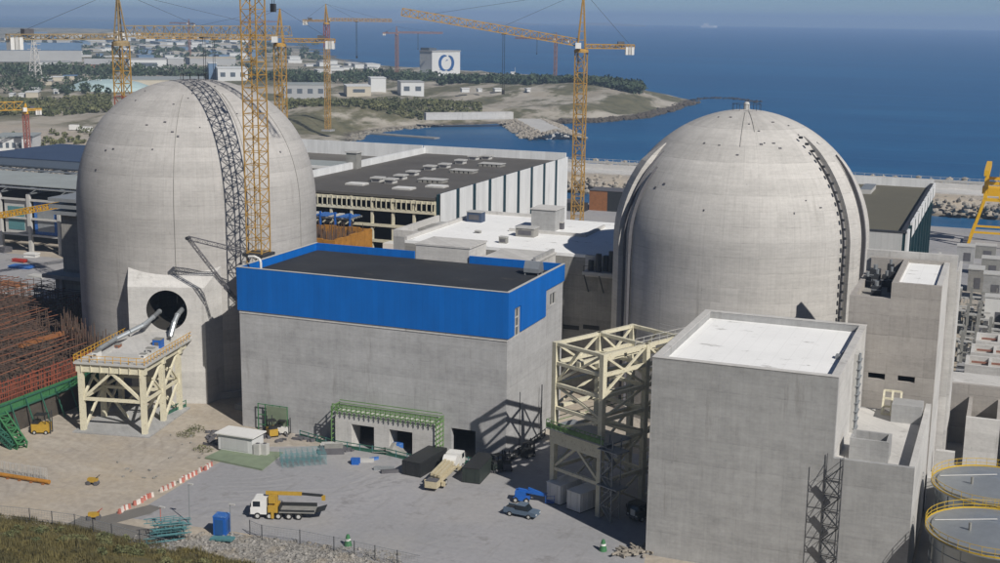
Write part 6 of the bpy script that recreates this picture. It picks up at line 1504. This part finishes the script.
for k in range(60):
    pyb = rnd.uniform(36, 60); px = rnd.uniform(0, 240); w = rnd.uniform(5, 20); B(('grey block in the far town', 'far_building', 'building'), px, px+w, pyb, rnd.uniform(1.8, 4.5), rnd.uniform(30, 60), 'town_grey', 'town_cream')
for k in range(40):
    pyb = rnd.uniform(36, 62); px = rnd.uniform(20, 250); w = rnd.uniform(5, 16); B(('blue-grey hall in the far town', 'far_building', 'building'), px, px+w, pyb, rnd.uniform(2, 4), rnd.uniform(30, 60), 'town_blue', 'town_blue')
for k in range(18):
    pyb = rnd.uniform(58, 76); px = rnd.uniform(262, 400); w = rnd.uniform(5, 17); B(('white building on the spit behind the shore depots', 'far_building', 'building'), px, px+w, max(pyb, 58+(px-262)*.09), rnd.uniform(2, 4.5), rnd.uniform(15, 30), 'town_white', rnd.choice(('town_white', 'town_grey')))
for k in range(14):
    pyb = rnd.uniform(80, 97); px = rnd.uniform(0, 85); w = rnd.uniform(4, 14); B(('low pale building near the pylon', 'far_building', 'building'), px, px+w, pyb, rnd.uniform(2, 4), rnd.uniform(10, 18), rnd.choice(('town_cream', 'town_white')), rnd.choice(('town_grey', 'town_blue', 'town_white')))
for k in range(4):
    px = 462+k*rnd.uniform(11, 23); B(('tiny white hut in front of the headland wood', 'far_building', 'building'), px, px+rnd.uniform(3, 8), 91+rnd.uniform(-1, 1), rnd.uniform(1.2, 2.4), 8, 'town_white', 'town_white')
flush_buildings()
# white block with a round emblem
a, c = G(432, 81.5), G(460, 80.5); d_ = c-a; L = d_.length; hh = 29*a.xy.length/FPX
wb = T('emblem_building', 'tall windowless white block with a round blue swirl emblem', 'building', a, math.atan2(d_.y, d_.x))
MB().box(0, L, 0, 20, 0, hh).build('wall', 'town_white', wb, False); MB().box(-.5, L+.5, -.5, 20.5, hh, hh+1.2).build('parapet', 'town_grey', wb, False); MB().box(3, 14, 8, 22, hh+1.2, hh+4).build('roof_plant', 'town_dark', wb, False)
MB().box(-9, -.05, 4, 18, 0, hh*.3).build('side_wing', 'town_grey', wb, False)
def arc(mb, cx, cz, r0, r1, a0, a1, n=26, taper=True):
    vs = []
    for k in range(n+1):
        f = k/n; a_ = R_(a0+(a1-a0)*f); w = math.sin(math.pi*min(max(f, .03), .97))**.6 if taper else 1; rm = (r0+r1)/2; hw = (r1-r0)/2*w
        for r_ in (rm-hw, rm+hw):
            for yy in (-.25, -.02): vs.append((cx+r_*math.cos(a_), yy, cz+r_*math.sin(a_)))
    fs = []
    for k in range(n): b_ = k*4; fs += [(b_, b_+2, b_+6, b_+4), (b_+1, b_+5, b_+7, b_+3), (b_, b_+4, b_+5, b_+1), (b_+2, b_+3, b_+7, b_+6)]
    mb.add(vs, fs)
ecx, ecz, er = L*.5, hh*.62, L*.21
for q in (((ecx-.2*er, ecz), (er*.66, er*1.12), 72, 278), ((ecx+.2*er, ecz), (er*.66, er*1.12), 262, 440), ((ecx+.15*er, ecz+.1*er), (er*.2, er*.3), 60, 150)):
    m = MB(); arc(m, q[0][0], q[0][1], q[1][0], q[1][1], q[2], q[3]); m.v = [(a_, b_-(.3 if q[2] == 262 else 0), c_) for a_, b_, c_ in m.v]; m.build('emblem_stroke', 'logo_blue', wb, False)
m = MB().box(L*.25, L*.75, -.2, -.02, hh*.38, hh*.395); m.build('lettering_line', 'town_blue', wb, False)
# pale teal covered mound and pylon
g_ = G(110, 92); th = T('covered_mound', 'low mound under pale teal sheeting behind the left dome', 'mound', (g_.x, g_.y, 0)); MB().lathe([(40, -1), (36, 5), (25, 9), (11, 11), (.01, 11.5)], (0, 0), 28).build('sheeting', 'tarp_teal', th, False)
for k in range(8): a_ = math.tau*k/8; MB().bar((39*math.cos(a_), 39*math.sin(a_), .5), (11*math.cos(a_), 11*math.sin(a_), 11.2), .6).build('strap', 'town_white', th, False)
def pylon(px, py, h, lb):
    g_ = G(px, py); th = T('power_pylon', lb, 'pylon', (g_.x, g_.y, 0)); m = MB(); n = 9
    for k in range(n):
        z0, z1 = h*k/n, h*(k+1)/n; w0, w1 = 5*(1-.85*k/n), 5*(1-.85*(k+1)/n)
        for i in range(4):
            s = [(-1, -1), (1, -1), (1, 1), (-1, 1)]; p, q = s[i], s[(i+1) % 4]
            m.bar((p[0]*w0, p[1]*w0, z0), (p[0]*w1, p[1]*w1, z1), .5); m.bar((p[0]*w0, p[1]*w0, z0), (q[0]*w1, q[1]*w1, z1), .32); m.bar((q[0]*w0, q[1]*w0, z0), (p[0]*w1, p[1]*w1, z1), .32)
    m.build('lattice', 'crane_white', th, False)
    for f in (.72, .83, .94): MB().bar((-8, 0, h*f), (8, 0, h*f), .6).build('cross_arm', 'crane_white', th, False)
pylon(36, 83, 46, 'pale lattice power pylon among trees at upper left')
for i, (px, py, lb) in enumerate(((70, 131, 'small white box van on the road left of the dome, left of two'), (83, 133, 'small white box van on the road left of the dome, right of two'))):
    g_ = G(px, py); th = T('box_van', lb, 'van', (g_.x, g_.y, .3), .3); MB().box(0, 5.5, -1.2, 1.2, .6, 3.6).build('body', 'paint_white', th, False); MB().box(5.55, 7.2, -1.1, 1.1, .5, 2.4).build('cab', 'paint_white', th, False)
    for xx in (1.2, 6.2):
        for yy in (-1.0, 1.0): MB().tube((xx, yy-.15, .45), (xx, yy+.15, .45), .45, 10).build('wheel', 'rubber', th, False)
# fishing boats far out
for i, (px, py, lb) in enumerate(((708, 27.5, 'tiny white boat near the horizon above the ribbed dome'), (515, 76, 'tiny white boat with a mast behind the headland wood'))):
    g_ = G(px, py, SEA_Z); th = T('boat', lb, 'boat', g_, .2); k = g_.length/1500
    MB().prism([(-8*k, -2*k), (6*k, -2*k), (10*k, 0), (6*k, 2*k), (-8*k, 2*k)], -.3, 2.5*k).build('hull', 'paint_white', th, False); MB().box(-5*k, 0, -1.4*k, 1.4*k, 2.5*k, 5*k).build('cabin', 'paint_white', th, False)
    MB().bar((0, 0, 2.5*k), (0, 0, 10*k), .3*k).build('mast', 'crane_white', th, False)

# ================================================================== HAZE
hz_ = NT('haze_air'); hz_.n.remove(hz_.b)
v = hz_.node('ShaderNodeVolumePrincipled'); v.inputs['Color'].default_value = (.58, .76, 1.0, 1); v.inputs['Density'].default_value = 1.5e-4; v.inputs['Anisotropy'].default_value = .2
hz_.l.new(v.outputs[0], hz_.n['Material Output'].inputs['Volume'])
MB().box(-15500, 15500, -3500, 15500, -13, 120).build('haze', 'haze_air', None, False, kind='stuff')
